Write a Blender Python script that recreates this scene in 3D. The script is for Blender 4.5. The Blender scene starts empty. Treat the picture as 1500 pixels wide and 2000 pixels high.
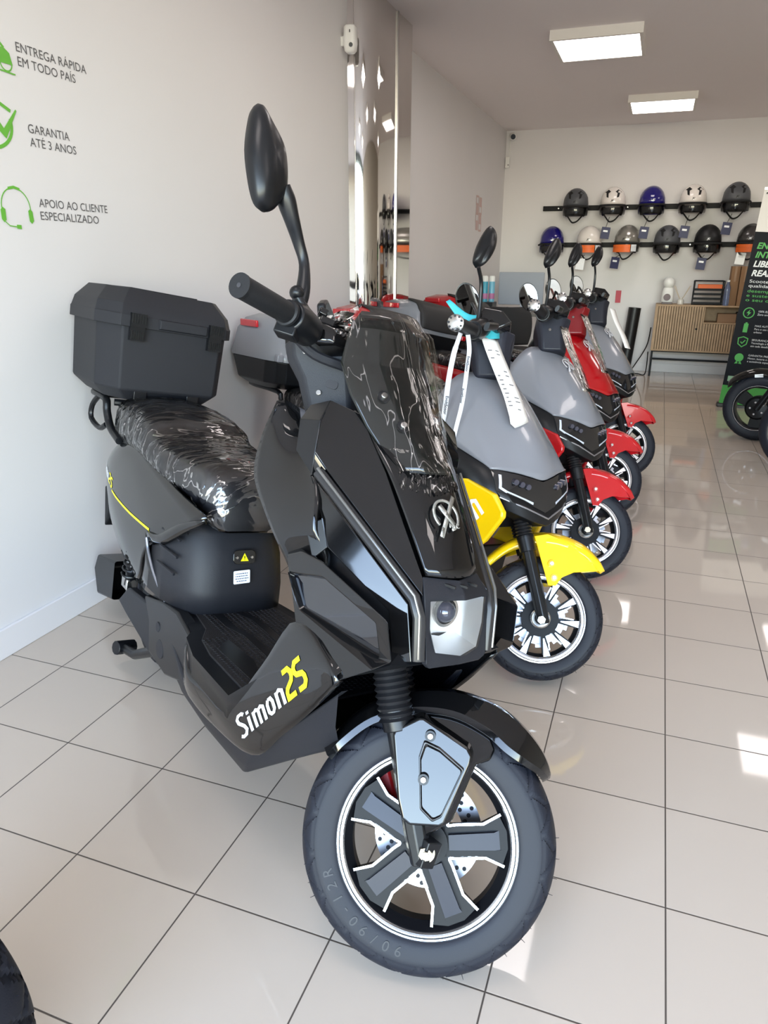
# Showroom of electric scooters
EXPO, SKY, LAMP, TILE = 0.17, 2.7, 6.9, (196, 183, 169)
import bpy, bmesh, math, random
from mathutils import Vector, Matrix
from mathutils.bvhtree import BVHTree
PI = math.pi
R = math.radians
random.seed(7)
S = bpy.context.scene
COL = S.collection

# ------------------------------------------------------------------ camera
cam = bpy.data.objects.new('camera', bpy.data.cameras.new('camera'))
COL.objects.link(cam)
cam.data.sensor_fit = 'HORIZONTAL'
cam.data.sensor_width = 36.0
cam.data.lens = 36.0 * 1410.0 / 1500.0
cam.data.clip_start = 0.05
cam.data.clip_end = 200
_p, _r, _y = 0.331562, 0.005344, 0.350083
_M = Matrix(((math.cos(_r), -math.sin(_r), 0), (math.sin(_r), math.cos(_r), 0), (0, 0, 1))) @ \
     Matrix(((1, 0, 0), (0, -math.sin(_p), -math.cos(_p)), (0, math.cos(_p), -math.sin(_p)))) @ \
     Matrix(((math.cos(_y), math.sin(_y), 0), (-math.sin(_y), math.cos(_y), 0), (0, 0, 1)))
cam.matrix_world = Matrix.Translation((0, 0, 1.22)) @ Matrix((_M[0], -_M[1], -_M[2])).transposed().to_4x4()
S.camera = cam

# ------------------------------------------------------------------ world, exposure
S.view_settings.view_transform = 'Standard'
S.view_settings.look = 'None'
S.view_settings.gamma = 1.0
S.view_settings.use_curve_mapping = False
S.view_settings.exposure = EXPO
S.cycles.max_bounces = 8
S.cycles.diffuse_bounces = 6
S.cycles.glossy_bounces = 4
S.cycles.transparent_max_bounces = 12
S.cycles.caustics_reflective = False
S.cycles.caustics_refractive = False
S.cycles.sample_clamp_indirect = 6.0
W = bpy.data.worlds.new('sky')
S.world = W
W.use_nodes = True
_n = W.node_tree.nodes
_sky = _n.new('ShaderNodeTexSky')
_sky.sky_type = 'NISHITA'
_sky.sun_disc = False
_sky.sun_elevation = R(38)
_sky.sun_rotation = R(20)
_sky.air_density = 1.2
_sky.dust_density = 0.6
_hs = _n.new('ShaderNodeHueSaturation')
_hs.inputs['Saturation'].default_value = 0.8
W.node_tree.links.new(_sky.outputs[0], _hs.inputs['Color'])
W.node_tree.links.new(_hs.outputs[0], _n['Background'].inputs[0])
_n['Background'].inputs[1].default_value = SKY

# ------------------------------------------------------------------ materials
def lin(c):
    return tuple(((v / 12.92) if v <= 0.04045 else ((v + 0.055) / 1.055) ** 2.4) for v in c)
def rgb(r, g, b):
    return lin((r / 255, g / 255, b / 255)) + (1.0,)
MATS = {}
def mat(name, col, rough=0.5, metal=0.0, coat=0.0, spec=0.5, bump=0.0, bscale=200.0, var=0.0, trans=0.0, emit=0.0, ior=None, alpha=1.0, vscale=8.0):
    if name in MATS:
        return MATS[name]
    m = bpy.data.materials.new(name)
    m.use_nodes = True
    nt = m.node_tree
    b = nt.nodes['Principled BSDF']
    b.inputs['Base Color'].default_value = col
    b.inputs['Roughness'].default_value = rough
    b.inputs['Metallic'].default_value = metal
    b.inputs['Coat Weight'].default_value = coat
    b.inputs['Coat Roughness'].default_value = 0.03
    b.inputs['Specular IOR Level'].default_value = spec
    b.inputs['Transmission Weight'].default_value = trans
    b.inputs['Alpha'].default_value = alpha
    if ior: b.inputs['IOR'].default_value = ior
    if emit:
        b.inputs['Emission Color'].default_value = col
        b.inputs['Emission Strength'].default_value = emit
    if bump or var:
        tc = nt.nodes.new('ShaderNodeTexCoord')
        no = nt.nodes.new('ShaderNodeTexNoise')
        no.inputs['Scale'].default_value = bscale
        no.inputs['Detail'].default_value = 3
        nt.links.new(tc.outputs['Object'], no.inputs['Vector'])
        if bump:
            bu = nt.nodes.new('ShaderNodeBump')
            bu.inputs['Strength'].default_value = bump
            bu.inputs['Distance'].default_value = 0.002
            nt.links.new(no.outputs['Fac'], bu.inputs['Height'])
            nt.links.new(bu.outputs[0], b.inputs['Normal'])
        if var:
            n2 = nt.nodes.new('ShaderNodeTexNoise')
            n2.inputs['Scale'].default_value = vscale
            nt.links.new(tc.outputs['Object'], n2.inputs['Vector'])
            mr = nt.nodes.new('ShaderNodeMapRange')
            mr.inputs['From Min'].default_value = 0.3
            mr.inputs['From Max'].default_value = 0.7
            mr.inputs['To Min'].default_value = 1 - var
            mr.inputs['To Max'].default_value = 1 + var
            nt.links.new(n2.outputs['Fac'], mr.inputs['Value'])
            mx = nt.nodes.new('ShaderNodeMix')
            mx.data_type = 'RGBA'
            mx.blend_type = 'MULTIPLY'
            mx.inputs['Factor'].default_value = 1.0
            mx.inputs['A'].default_value = col
            nt.links.new(mr.outputs[0], mx.inputs['B'])
            nt.links.new(mx.outputs['Result'], b.inputs['Base Color'])
    MATS[name] = m
    return m

def film_mat(name, stretch, gloss=0.85, base=0.05, bump=1.0, width=0.03):
    """clear crinkled packing film: mostly see-through, sharp crinkle glints"""
    m = bpy.data.materials.new(name)
    m.use_nodes = True
    nt = m.node_tree
    for n in list(nt.nodes):
        nt.nodes.remove(n)
    out = nt.nodes.new('ShaderNodeOutputMaterial')
    tr = nt.nodes.new('ShaderNodeBsdfTransparent')
    gl = nt.nodes.new('ShaderNodeBsdfGlossy')
    gl.inputs['Roughness'].default_value = 0.07
    gl.inputs['Color'].default_value = (1, 1, 1, 1)
    mix = nt.nodes.new('ShaderNodeMixShader')
    tc = nt.nodes.new('ShaderNodeTexCoord')
    mp = nt.nodes.new('ShaderNodeMapping')
    mp.inputs['Scale'].default_value = stretch
    n1 = nt.nodes.new('ShaderNodeTexNoise')
    n1.inputs['Scale'].default_value = 1.0
    n1.inputs['Detail'].default_value = 2.5
    n1.inputs['Distortion'].default_value = 0.6
    nt.links.new(tc.outputs['Object'], mp.inputs[0])
    nt.links.new(mp.outputs[0], n1.inputs['Vector'])
    # ridged folds
    sb = nt.nodes.new('ShaderNodeMath'); sb.operation = 'SUBTRACT'; sb.inputs[1].default_value = 0.5
    ab = nt.nodes.new('ShaderNodeMath'); ab.operation = 'ABSOLUTE'
    nt.links.new(n1.outputs['Fac'], sb.inputs[0]); nt.links.new(sb.outputs[0], ab.inputs[0])
    bu = nt.nodes.new('ShaderNodeBump')
    bu.inputs['Strength'].default_value = bump
    bu.inputs['Distance'].default_value = 0.02
    nt.links.new(ab.outputs[0], bu.inputs['Height'])
    nt.links.new(bu.outputs[0], gl.inputs['Normal'])
    # creased folds reflect more of the room than flat film
    rg = nt.nodes.new('ShaderNodeMapRange')
    rg.inputs['From Min'].default_value = 0.0; rg.inputs['From Max'].default_value = width
    rg.inputs['To Min'].default_value = gloss; rg.inputs['To Max'].default_value = base
    nt.links.new(ab.outputs[0], rg.inputs['Value'])
    fr = nt.nodes.new('ShaderNodeFresnel'); fr.inputs['IOR'].default_value = 1.4
    nt.links.new(bu.outputs[0], fr.inputs['Normal'])
    mxx = nt.nodes.new('ShaderNodeMath'); mxx.operation = 'MAXIMUM'
    nt.links.new(rg.outputs[0], mxx.inputs[0]); nt.links.new(fr.outputs[0], mxx.inputs[1])
    nt.links.new(mxx.outputs[0], mix.inputs[0])
    nt.links.new(tr.outputs[0], mix.inputs[1]); nt.links.new(gl.outputs[0], mix.inputs[2])
    nt.links.new(mix.outputs[0], out.inputs[0])
    MATS[name] = m
    return m

def clear_mat(name, tint=(1, 1, 1, 1), refl=0.08):
    m = bpy.data.materials.new(name)
    m.use_nodes = True
    nt = m.node_tree
    for n in list(nt.nodes):
        nt.nodes.remove(n)
    out = nt.nodes.new('ShaderNodeOutputMaterial')
    tr = nt.nodes.new('ShaderNodeBsdfTransparent'); tr.inputs[0].default_value = tint
    gl = nt.nodes.new('ShaderNodeBsdfGlossy'); gl.inputs['Roughness'].default_value = 0.02
    mix = nt.nodes.new('ShaderNodeMixShader')
    fr = nt.nodes.new('ShaderNodeFresnel'); fr.inputs['IOR'].default_value = 1.5
    nt.links.new(fr.outputs[0], mix.inputs[0])
    nt.links.new(tr.outputs[0], mix.inputs[1]); nt.links.new(gl.outputs[0], mix.inputs[2])
    nt.links.new(mix.outputs[0], out.inputs[0])
    MATS[name] = m
    return m

# ------------------------------------------------------------------ mesh helpers
def V3(p): return Vector(p)
def link(name, me, parent=None, mtx=None):
    o = bpy.data.objects.new(name, me)
    COL.objects.link(o)
    if parent: o.parent = parent
    if mtx is not None: o.matrix_local = mtx
    return o
def tag(o, label=None, cat=None, group=None, kind=None):
    if label: o['label'] = label
    if cat: o['category'] = cat
    if group: o['group'] = group
    if kind: o['kind'] = kind
    return o
def empty(name, loc=(0, 0, 0), label=None, cat=None, group=None, mtx=None, rz=0):
    o = bpy.data.objects.new(name, None)
    COL.objects.link(o)
    o.empty_display_size = 0.1
    if mtx is not None: o.matrix_world = mtx
    else:
        o.location = loc; o.rotation_euler = (0, 0, rz)
    return tag(o, label, cat, group)

class MB:
    """collects vertices and faces, then becomes ONE mesh object"""
    def __init__(s): s.v = []; s.f = []
    def add(s, vs, fs):
        k = len(s.v); s.v += [Vector(p) for p in vs]; s.f += [[i + k for i in f] for f in fs]; return s
    def box(s, c, d, rot=None):
        x, y, z = d[0] / 2, d[1] / 2, d[2] / 2
        vs = [Vector((a * x, b * y, e * z)) for a in (-1, 1) for b in (-1, 1) for e in (-1, 1)]
        if rot is not None: vs = [rot @ p for p in vs]
        vs = [p + Vector(c) for p in vs]
        return s.add(vs, [(0, 1, 3, 2), (4, 6, 7, 5), (0, 4, 5, 1), (2, 3, 7, 6), (0, 2, 6, 4), (1, 5, 7, 3)])
    def ring_loft(s, rings, cap=True, closed=True):
        n = len(rings[0]); vs = [p for r in rings for p in r]; fs = []
        for i in range(len(rings) - 1):
            for j in range(n if closed else n - 1):
                a = i * n + j; b = i * n + (j + 1) % n
                fs.append((a, b, b + n, a + n))
        if cap and closed:
            fs.append(tuple(range(n))[::-1]); fs.append(tuple(range((len(rings) - 1) * n, len(rings) * n)))
        return s.add(vs, fs)
    def tube(s, pts, rad, seg=12, smooth=0, cap=True, flat=1.0):
        pts = [Vector(p) for p in pts]
        rs = list(rad) if isinstance(rad, (list, tuple)) else [rad] * len(pts)
        if smooth:
            pts, rs = crom(pts, smooth), [x[0] for x in crom([Vector((r, 0, 0)) for r in rs], smooth)]
        rings = []; up = None
        for i, p in enumerate(pts):
            t = (pts[min(i + 1, len(pts) - 1)] - pts[max(i - 1, 0)]).normalized()
            if up is None:
                up = Vector((0, 0, 1)) if abs(t.z) < 0.9 else Vector((1, 0, 0))
            a = (up - t * up.dot(t)).normalized(); b = t.cross(a); up = a
            rings.append([p + (a * math.cos(k * 2 * PI / seg) + b * flat * math.sin(k * 2 * PI / seg)) * rs[i] for k in range(seg)])
        return s.ring_loft(rings, cap)
    def cyl(s, c, axis, r, h, seg=24, r2=None):
        c = Vector(c); a = Vector(axis).normalized()
        return s.tube([c - a * h / 2, c + a * h / 2], [r, r if r2 is None else r2], seg)
    def sphere(s, c, r, seg=16, sc=(1, 1, 1), rot=None):
        rings = []
        for i in range(1, seg // 2):
            t = PI * i / (seg // 2)
            rg = [Vector((r * sc[0] * math.sin(t) * math.cos(2 * PI * k / seg), r * sc[1] * math.sin(t) * math.sin(2 * PI * k / seg), r * sc[2] * math.cos(t))) for k in range(seg)]
            rings.append([(rot @ p if rot is not None else p) + Vector(c) for p in rg])
        return s.ring_loft(rings[::-1])
    def lathe(s, prof, c=(0, 0, 0), axis=(0, 0, 1), seg=48, close=False):
        """prof: list of (radius, height along axis)"""
        a = Vector(axis).normalized(); u = a.orthogonal().normalized(); w = a.cross(u); c = Vector(c)
        vs = []; n = len(prof)
        for k in range(seg):
            d = u * math.cos(2 * PI * k / seg) + w * math.sin(2 * PI * k / seg)
            vs += [c + d * r + a * h for r, h in prof]
        fs = []
        for k in range(seg):
            k2 = (k + 1) % seg
            for i in range(n if close else n - 1):
                i2 = (i + 1) % n
                fs.append((k * n + i, k2 * n + i, k2 * n + i2, k * n + i2))
        return s.add(vs, fs)
    def prism(s, poly, o, u, w, depth):
        """polygon (2d) on the frame o,u,w pushed along u x w by depth"""
        o, u, w = Vector(o), Vector(u), Vector(w); nrm = u.cross(w).normalized() * depth; n = len(poly)
        a = [o + u * x + w * y for x, y in poly]
        return s.add(a + [p + nrm for p in a], [tuple(range(n))[::-1], tuple(range(n, 2 * n))] + [(i, (i + 1) % n, (i + 1) % n + n, i + n) for i in range(n)])
    def grid(s, rows):
        n = len(rows[0]); vs = [p for r in rows for p in r]
        return s.add(vs, [(i * n + j, i * n + j + 1, (i + 1) * n + j + 1, (i + 1) * n + j) for i in range(len(rows) - 1) for j in range(n - 1)])
    def mirror_y(s):
        vs = [Vector((p.x, -p.y, p.z)) for p in s.v]; fs = [f[::-1] for f in s.f]
        k = len(s.v); s.v += vs; s.f += [[i + k for i in f] for f in fs]; return s
    def flip_y(s):
        s.v = [Vector((p.x, -p.y, p.z)) for p in s.v]; s.f = [f[::-1] for f in s.f]; return s
    def xf(s, m):
        s.v = [m @ p for p in s.v]; return s
    def mesh(s, name, weld=True):
        me = bpy.data.meshes.new(name)
        me.from_pydata([tuple(p) for p in s.v], [], [tuple(f) for f in s.f])
        bm = bmesh.new(); bm.from_mesh(me)
        if weld: bmesh.ops.remove_doubles(bm, verts=bm.verts, dist=1e-5)
        bmesh.ops.recalc_face_normals(bm, faces=bm.faces)
        bm.to_mesh(me); bm.free()
        return me
    def build(s, name, m, parent=None, mtx=None, ang=35, bevel=0, solid=0, seg=2, weld=True, sub=0, off=-1):
        me = s.mesh(name, weld)
        me.materials.append(m)
        for p in me.polygons: p.use_smooth = True
        me.set_sharp_from_angle(angle=R(ang))
        o = link(name, me, parent, mtx)
        if solid:
            md = o.modifiers.new('solid', 'SOLIDIFY'); md.thickness = solid; md.offset = off
        if bevel:
            md = o.modifiers.new('bevel', 'BEVEL'); md.width = bevel; md.segments = seg; md.limit_method = 'ANGLE'; md.angle_limit = R(25); md.harden_normals = False
            me.shade_smooth() if hasattr(me, 'shade_smooth') else None
            wn = o.modifiers.new('wn', 'WEIGHTED_NORMAL'); wn.keep_sharp = True
        if sub:
            md = o.modifiers.new('sub', 'SUBSURF'); md.levels = sub; md.render_levels = sub
        return o

def crom(pts, n):
    """Catmull-Rom through the points, n steps per span"""
    pts = [Vector(p) for p in pts]; out = []
    for i in range(len(pts) - 1):
        p1, p2 = pts[i], pts[i + 1]
        p0 = pts[i - 1] if i else p1 * 2 - p2
        p3 = pts[i + 2] if i + 2 < len(pts) else p2 * 2 - p1
        for k in range(n):
            t = k / n
            out.append(0.5 * ((2 * p1) + (p2 - p0) * t + (2 * p0 - 5 * p1 + 4 * p2 - p3) * t * t + (3 * p1 - p0 - 3 * p2 + p3) * t ** 3))
    out.append(pts[-1]); return out
def surf(rows, nu=6, nv=6):
    """smooth surface through a grid of points"""
    rs = [crom(r, nu) for r in rows]
    cols = [crom([r[j] for r in rs], nv) for j in range(len(rs[0]))]
    return [[cols[j][i] for j in range(len(cols))] for i in range(len(cols[0]))]
def hull(pts, name, m, parent=None, mtx=None, bevel=0.0, ang=30):
    bm = bmesh.new()
    for p in pts: bm.verts.new(p)
    r = bmesh.ops.convex_hull(bm, input=bm.verts)
    bmesh.ops.delete(bm, geom=[e for e in r['geom_interior'] + r['geom_unused'] if isinstance(e, bmesh.types.BMVert)], context='VERTS')
    bmesh.ops.dissolve_limit(bm, angle_limit=R(4), verts=bm.verts, edges=bm.edges)
    bmesh.ops.recalc_face_normals(bm, faces=bm.faces)
    me = bpy.data.meshes.new(name); bm.to_mesh(me); bm.free()
    me.materials.append(m)
    for p in me.polygons: p.use_smooth = True
    if not bevel: me.set_sharp_from_angle(angle=R(ang))
    o = link(name, me, parent, mtx)
    if bevel:
        md = o.modifiers.new('bevel', 'BEVEL'); md.width = bevel; md.segments = 3; md.limit_method = 'ANGLE'; md.angle_limit = R(12)
        o.modifiers.new('wn', 'WEIGHTED_NORMAL')
    return o
def circ(c, r, u, w, n=24):
    c, u, w = Vector(c), Vector(u), Vector(w)
    return [c + (u * math.cos(2 * PI * k / n) + w * math.sin(2 * PI * k / n)) * r for k in range(n)]
def rrect(w, h, r, n=4):
    out = []
    for cx, cy, a0 in ((w / 2 - r, h / 2 - r, 0), (-w / 2 + r, h / 2 - r, 90), (-w / 2 + r, -h / 2 + r, 180), (w / 2 - r, -h / 2 + r, 270)):
        for k in range(n + 1):
            a = R(a0 + 90 * k / n); out.append((cx + r * math.cos(a), cy + r * math.sin(a)))
    return out
def text_mb(s, size=0.03, width=None, shear=0.0, bold=0.0, align='LEFT'):
    """letters as flat polygons in the xy plane"""
    c = bpy.data.curves.new('t', 'FONT'); c.body = s; c.size = size / 0.73; c.align_x = align
    c.shear = shear; c.offset = bold; c.resolution_u = 3; c.space_line = 0.95
    o = bpy.data.objects.new('t', c)
    me = bpy.data.meshes.new_from_object(o)
    mb = MB(); mb.add([v.co.copy() for v in me.vertices], [list(p.vertices) for p in me.polygons])
    bpy.data.objects.remove(o); bpy.data.meshes.remove(me); bpy.data.curves.remove(c)
    if width and mb.v:
        x0 = min(p.x for p in mb.v); x1 = max(p.x for p in mb.v)
        k = width / max(1e-6, x1 - x0)
        for p in mb.v: p.x = (p.x - x0) * k if align == 'LEFT' else p.x * k
    return mb
def frame(o, u, w):
    o, u, w = Vector(o), Vector(u).normalized(), Vector(w)
    w = (w - u * w.dot(u)).normalized(); n = u.cross(w)
    m = Matrix((u, w, n)).transposed().to_4x4(); m.translation = o
    return m
def stroke(pts, wd, closed=False):
    """flat ribbon of width wd along a 2d line (xy plane)"""
    pts = [Vector((p[0], p[1], 0)) for p in pts]; n = len(pts); mb = MB(); L = []; Rr = []
    for i in range(n):
        a = pts[(i - 1) % n] if closed or i else pts[0]; b = pts[(i + 1) % n] if closed or i < n - 1 else pts[-1]
        t1 = (pts[i] - a); t2 = (b - pts[i])
        if t1.length < 1e-9: t1 = t2
        if t2.length < 1e-9: t2 = t1
        t1.normalize(); t2.normalize()
        t = (t1 + t2).normalized(); nn = Vector((-t.y, t.x, 0)); k = 1 / max(0.5, nn.dot(Vector((-t1.y, t1.x, 0))))
        L.append(pts[i] + nn * wd / 2 * k); Rr.append(pts[i] - nn * wd / 2 * k)
    fs = [(i, (i + 1) % n, (i + 1) % n + n, i + n) for i in range(n if closed else n - 1)]
    return mb.add(L + Rr, fs)
def drape(mb, bvh, direction, off=0.0012, back=0.3):
    """lay flat letters onto a surface: push every vertex along direction until it meets it"""
    d = Vector(direction).normalized(); out = []
    for p in mb.v:
        h = bvh.ray_cast(p - d * back, d)
        out.append((h[0] + h[1] * (off if h[1].dot(d) < 0 else -off)) if h[0] else None)
    mb.f = [f for f in mb.f if all(out[i] is not None for i in f)]
    mb.v = [q if q is not None else Vector((0, 0, 0)) for q in out]
    used = sorted({i for f in mb.f for i in f}); idx = {k: n for n, k in enumerate(used)}
    mb.v = [mb.v[i] for i in used]; mb.f = [[idx[i] for i in f] for f in mb.f]
    return mb
def subdiv(mb, cuts=2):
    bm = bmesh.new(); vs = [bm.verts.new(p) for p in mb.v]
    for f in mb.f:
        try: bm.faces.new([vs[i] for i in f])
        except ValueError: pass
    bmesh.ops.triangulate(bm, faces=bm.faces)
    bmesh.ops.subdivide_edges(bm, edges=bm.edges, cuts=cuts, use_grid_fill=True)
    o = MB(); bm.verts.index_update(); o.v = [v.co.copy() for v in bm.verts]; o.f = [[v.index for v in f.verts] for f in bm.faces]; bm.free(); return o
def kids(o): return [c for c in bpy.data.objects if c.parent == o]
def copy_tree(o, parent=None, recolor=None):
    c = o.copy(); COL.objects.link(c)
    if parent: c.parent = parent
    if recolor and o.type == 'MESH' and o.data.materials and o.data.materials[0] and o.data.materials[0].name in recolor:
        c.data = o.data.copy(); c.data.materials[0] = recolor[o.data.materials[0].name]
    for ch in list(o.children): copy_tree(ch, c, recolor)
    return c
# ------------------------------------------------------------------ the room
WALL = mat('wall_paint', rgb(224, 222, 223), 0.55, bump=0.05, bscale=300, var=0.012, vscale=1.5)
CEIL = mat('ceiling_paint', rgb(244, 238, 238), 0.7)
WHITE = mat('white_plastic', rgb(235, 235, 233), 0.35)
SKIRT = mat('skirting_paint', rgb(226, 224, 226), 0.4)
XL, XR, YF, YB, ZC = -1.87, 3.6, -1.9, 9.41, 2.70

def tile_mat():
    m = bpy.data.materials.new('polished_floor_tile'); m.use_nodes = True
    nt = m.node_tree; b = nt.nodes['Principled BSDF']; N = nt.nodes.new; L = nt.links.new
    tc = N('ShaderNodeTexCoord'); sx = N('ShaderNodeSeparateXYZ'); L(tc.outputs['Object'], sx.inputs[0])
    outs = []; cells = []
    for ax, o, t in (('X', -1.6524, 0.30093), ('Y', 0.9398, 0.3006)):
        s1 = N('ShaderNodeMath'); s1.operation = 'SUBTRACT'; s1.inputs[1].default_value = o; L(sx.outputs[ax], s1.inputs[0])
        d = N('ShaderNodeMath'); d.operation = 'DIVIDE'; d.inputs[1].default_value = t; L(s1.outputs[0], d.inputs[0])
        a5 = N('ShaderNodeMath'); a5.operation = 'ADD'; a5.inputs[1].default_value = 0.5; L(d.outputs[0], a5.inputs[0])
        fl = N('ShaderNodeMath'); fl.operation = 'FLOOR'; L(d.outputs[0], fl.inputs[0]); cells.append(fl)
        fr = N('ShaderNodeMath'); fr.operation = 'FRACT'; L(a5.outputs[0], fr.inputs[0])
        s2 = N('ShaderNodeMath'); s2.operation = 'SUBTRACT'; s2.inputs[1].default_value = 0.5; L(fr.outputs[0], s2.inputs[0])
        ab = N('ShaderNodeMath'); ab.operation = 'ABSOLUTE'; L(s2.outputs[0], ab.inputs[0])
        outs.append((ab, t))
    cmp = []
    for ab, t in outs:
        c = N('ShaderNodeMapRange'); c.inputs['From Min'].default_value = 0.0011 / t; c.inputs['From Max'].default_value = 0.0021 / t
        c.inputs['To Min'].default_value = 1; c.inputs['To Max'].default_value = 0; L(ab.outputs[0], c.inputs['Value']); cmp.append(c)
    mx = N('ShaderNodeMath'); mx.operation = 'MAXIMUM'; L(cmp[0].outputs[0], mx.inputs[0]); L(cmp[1].outputs[0], mx.inputs[1])
    # every tile a touch different, and a faint cloud in the glaze
    cv = N('ShaderNodeCombineXYZ'); L(cells[0].outputs[0], cv.inputs[0]); L(cells[1].outputs[0], cv.inputs[1])
    wn = N('ShaderNodeTexWhiteNoise'); wn.noise_dimensions = '3D'; L(cv.outputs[0], wn.inputs['Vector'])
    no = N('ShaderNodeTexNoise'); no.inputs['Scale'].default_value = 2.2; no.inputs['Detail'].default_value = 4; L(tc.outputs['Object'], no.inputs['Vector'])
    ad = N('ShaderNodeMath'); ad.operation = 'ADD'; L(wn.outputs['Value'], ad.inputs[0]); L(no.outputs['Fac'], ad.inputs[1])
    cr = N('ShaderNodeMapRange'); cr.inputs['From Max'].default_value = 2; cr.inputs['To Min'].default_value = 0.95; cr.inputs['To Max'].default_value = 1.05; L(ad.outputs[0], cr.inputs['Value'])
    mc = N('ShaderNodeMix'); mc.data_type = 'RGBA'; mc.blend_type = 'MULTIPLY'; mc.inputs['Factor'].default_value = 1
    mc.inputs['A'].default_value = rgb(*TILE); L(cr.outputs[0], mc.inputs['B'])
    mg = N('ShaderNodeMix'); mg.data_type = 'RGBA'; mg.inputs['B'].default_value = rgb(74, 66, 60); L(mx.outputs[0], mg.inputs['Factor']); L(mc.outputs['Result'], mg.inputs['A'])
    L(mg.outputs['Result'], b.inputs['Base Color'])
    rr = N('ShaderNodeMapRange'); rr.inputs['To Min'].default_value = 0.045; rr.inputs['To Max'].default_value = 0.6; L(mx.outputs[0], rr.inputs['Value']); L(rr.outputs[0], b.inputs['Roughness'])
    bu = N('ShaderNodeBump'); bu.invert = True; bu.inputs['Strength'].default_value = 0.5; bu.inputs['Distance'].default_value = 0.001; L(mx.outputs[0], bu.inputs['Height']); L(bu.outputs[0], b.inputs['Normal'])
    b.inputs['Specular IOR Level'].default_value = 0.62
    return m
TILEM = tile_mat()
def struct(o): o['kind'] = 'structure'; return o
struct(MB().box(((XL + XR) / 2, (YF + YB) / 2, -0.05), (XR - XL + 0.4, YB - YF + 0.4, 0.1)).build('floor', TILEM))
struct(MB().box(((XL + XR) / 2, (YF + YB) / 2, ZC + 0.05), (XR - XL + 0.4, YB - YF + 0.4, 0.1)).build('ceiling', CEIL))
struct(MB().box((XL - 0.1, (YF + 4.5) / 2, ZC / 2), (0.2, 4.5 - YF, ZC)).box((XL - 0.15, (4.5 + YB) / 2, ZC / 2), (0.2, YB - 4.5, ZC)).build('wall_left', WALL))
struct(MB().box(((XL + XR) / 2, YB + 0.1, ZC / 2), (XR - XL + 0.6, 0.2, ZC)).build('wall_back', WALL))
struct(MB().box((XR + 0.1, (YF + YB) / 2, ZC / 2), (0.2, YB - YF, ZC)).build('wall_right', mat('reflection_dimming_taupe', rgb(172, 164, 154), 0.6)))  # unseen wall, taupe tone added to dim reflections in the black bodywork
# shop front behind the camera: open glazing between slim mullions
f = MB().box(((XL + XR) / 2, YF, ZC - 0.08), (XR - XL, 0.12, 0.16)).box(((XL + XR) / 2, YF, 0.04), (XR - XL, 0.12, 0.08))
for k in range(4): f.box((XL + 0.05 + k * (XR - XL - 0.1) / 3, YF, ZC / 2), (0.08, 0.1, ZC - 0.2))
struct(f.build('wall_front', mat('aluminium_frame', rgb(60, 60, 62), 0.4, 0.6)))
struct(MB().box((XL + 0.006, (YF + 4.5) / 2, 0.05), (0.012, 4.5 - YF - 0.1, 0.1)).build('baseboard_left', SKIRT, bevel=0.003))
struct(MB().box(((XL + XR) / 2, YB - 0.006, 0.05), (XR - XL, 0.012, 0.1)).build('baseboard_back', SKIRT, bevel=0.003))
struct(MB().box((0.8, -7.0, -0.1), (60, 10.2, 0.1)).build('pavement', mat('pavement', rgb(150, 140, 128), 0.9, var=0.1, vscale=2)))
P = bpy.data.objects.new('daylight_portal', bpy.data.lights.new('daylight_portal', 'AREA'))
P.data.shape = 'RECTANGLE'; P.data.size = XR - XL - 0.2; P.data.size_y = ZC - 0.3; P.data.cycles.is_portal = True
P.location = ((XL + XR) / 2, YF - 0.02, ZC / 2); P.rotation_euler = (R(90), 0, 0); COL.objects.link(P)

# mirror-clad column at the step in the left wall
CHROME = mat('polished_steel', rgb(225, 222, 218), 0.04, 1.0)
colr = MB()
pts = [(-1.87, 4.46), (-1.84, 4.48)] + [(-1.87 + 0.03 + 0.115 * math.sin(a * PI / 12 * 0.9), 4.62 - 0.13 * math.cos(a * PI / 12)) for a in range(0, 7)] + [(-1.735, 4.95), (-1.735, 5.25), (-1.87, 5.25)]
n = len(pts)
colr.add([(x, y, 0.0) for x, y in pts] + [(x, y, ZC) for x, y in pts], [(i, (i + 1) % n, (i + 1) % n + n, i + n) for i in range(n)])
o = colr.build('trim_1', CHROME, ang=25); struct(o)
struct(MB().box((-1.732, 4.95, ZC / 2), (0.012, 0.02, ZC)).build('trim_2', mat('brushed_steel', rgb(190, 188, 186), 0.3, 1.0)))

# ceiling lamp panels
LAMPM = mat('lamp_diffuser', lin((1.0, 0.962, 0.95)) + (1,), 0.5, emit=LAMP)
FRAMEM = mat('lamp_frame', rgb(232, 228, 222), 0.4)
LAMPS = [(-0.60, 5.95, 'square ceiling lamp panel nearest the chrome column'), (-0.19, 8.16, 'smaller looking ceiling lamp panel nearest the helmet wall'),
         (1.35, 5.8, 'ceiling lamp panel right of the frame over the aisle'), (-0.55, 3.25, 'ceiling lamp panel above the black scooter'),
         (1.35, 3.25, 'ceiling lamp panel above the right aisle'), (1.8, 8.1, 'ceiling lamp panel in the far right corner'),
         (-0.55, 0.5, 'ceiling lamp panel above the camera'), (1.35, 0.5, 'ceiling lamp panel by the shop front')]
for i, (x, y, lb) in enumerate(LAMPS):
    e = empty('ceiling_lamp', (x, y, ZC), lb, 'ceiling lamp', 'square lamp panels on the ceiling')
    w = 0.3
    fr = MB()
    for a, b, dx, dy in ((0, w - 0.012, 0.6, 0.024), (0, -w + 0.012, 0.6, 0.024), (w - 0.012, 0, 0.024, 0.552), (-w + 0.012, 0, 0.024, 0.552)):
        fr.box((a, b, -0.031), (dx, dy, 0.062))
    fr.box((0, 0, -0.01), (0.552, 0.552, 0.02))
    fr.build('frame', FRAMEM, e)
    MB().box((0, 0, -0.053), (0.552, 0.552, 0.012)).build('diffuser', LAMPM, e)
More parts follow.
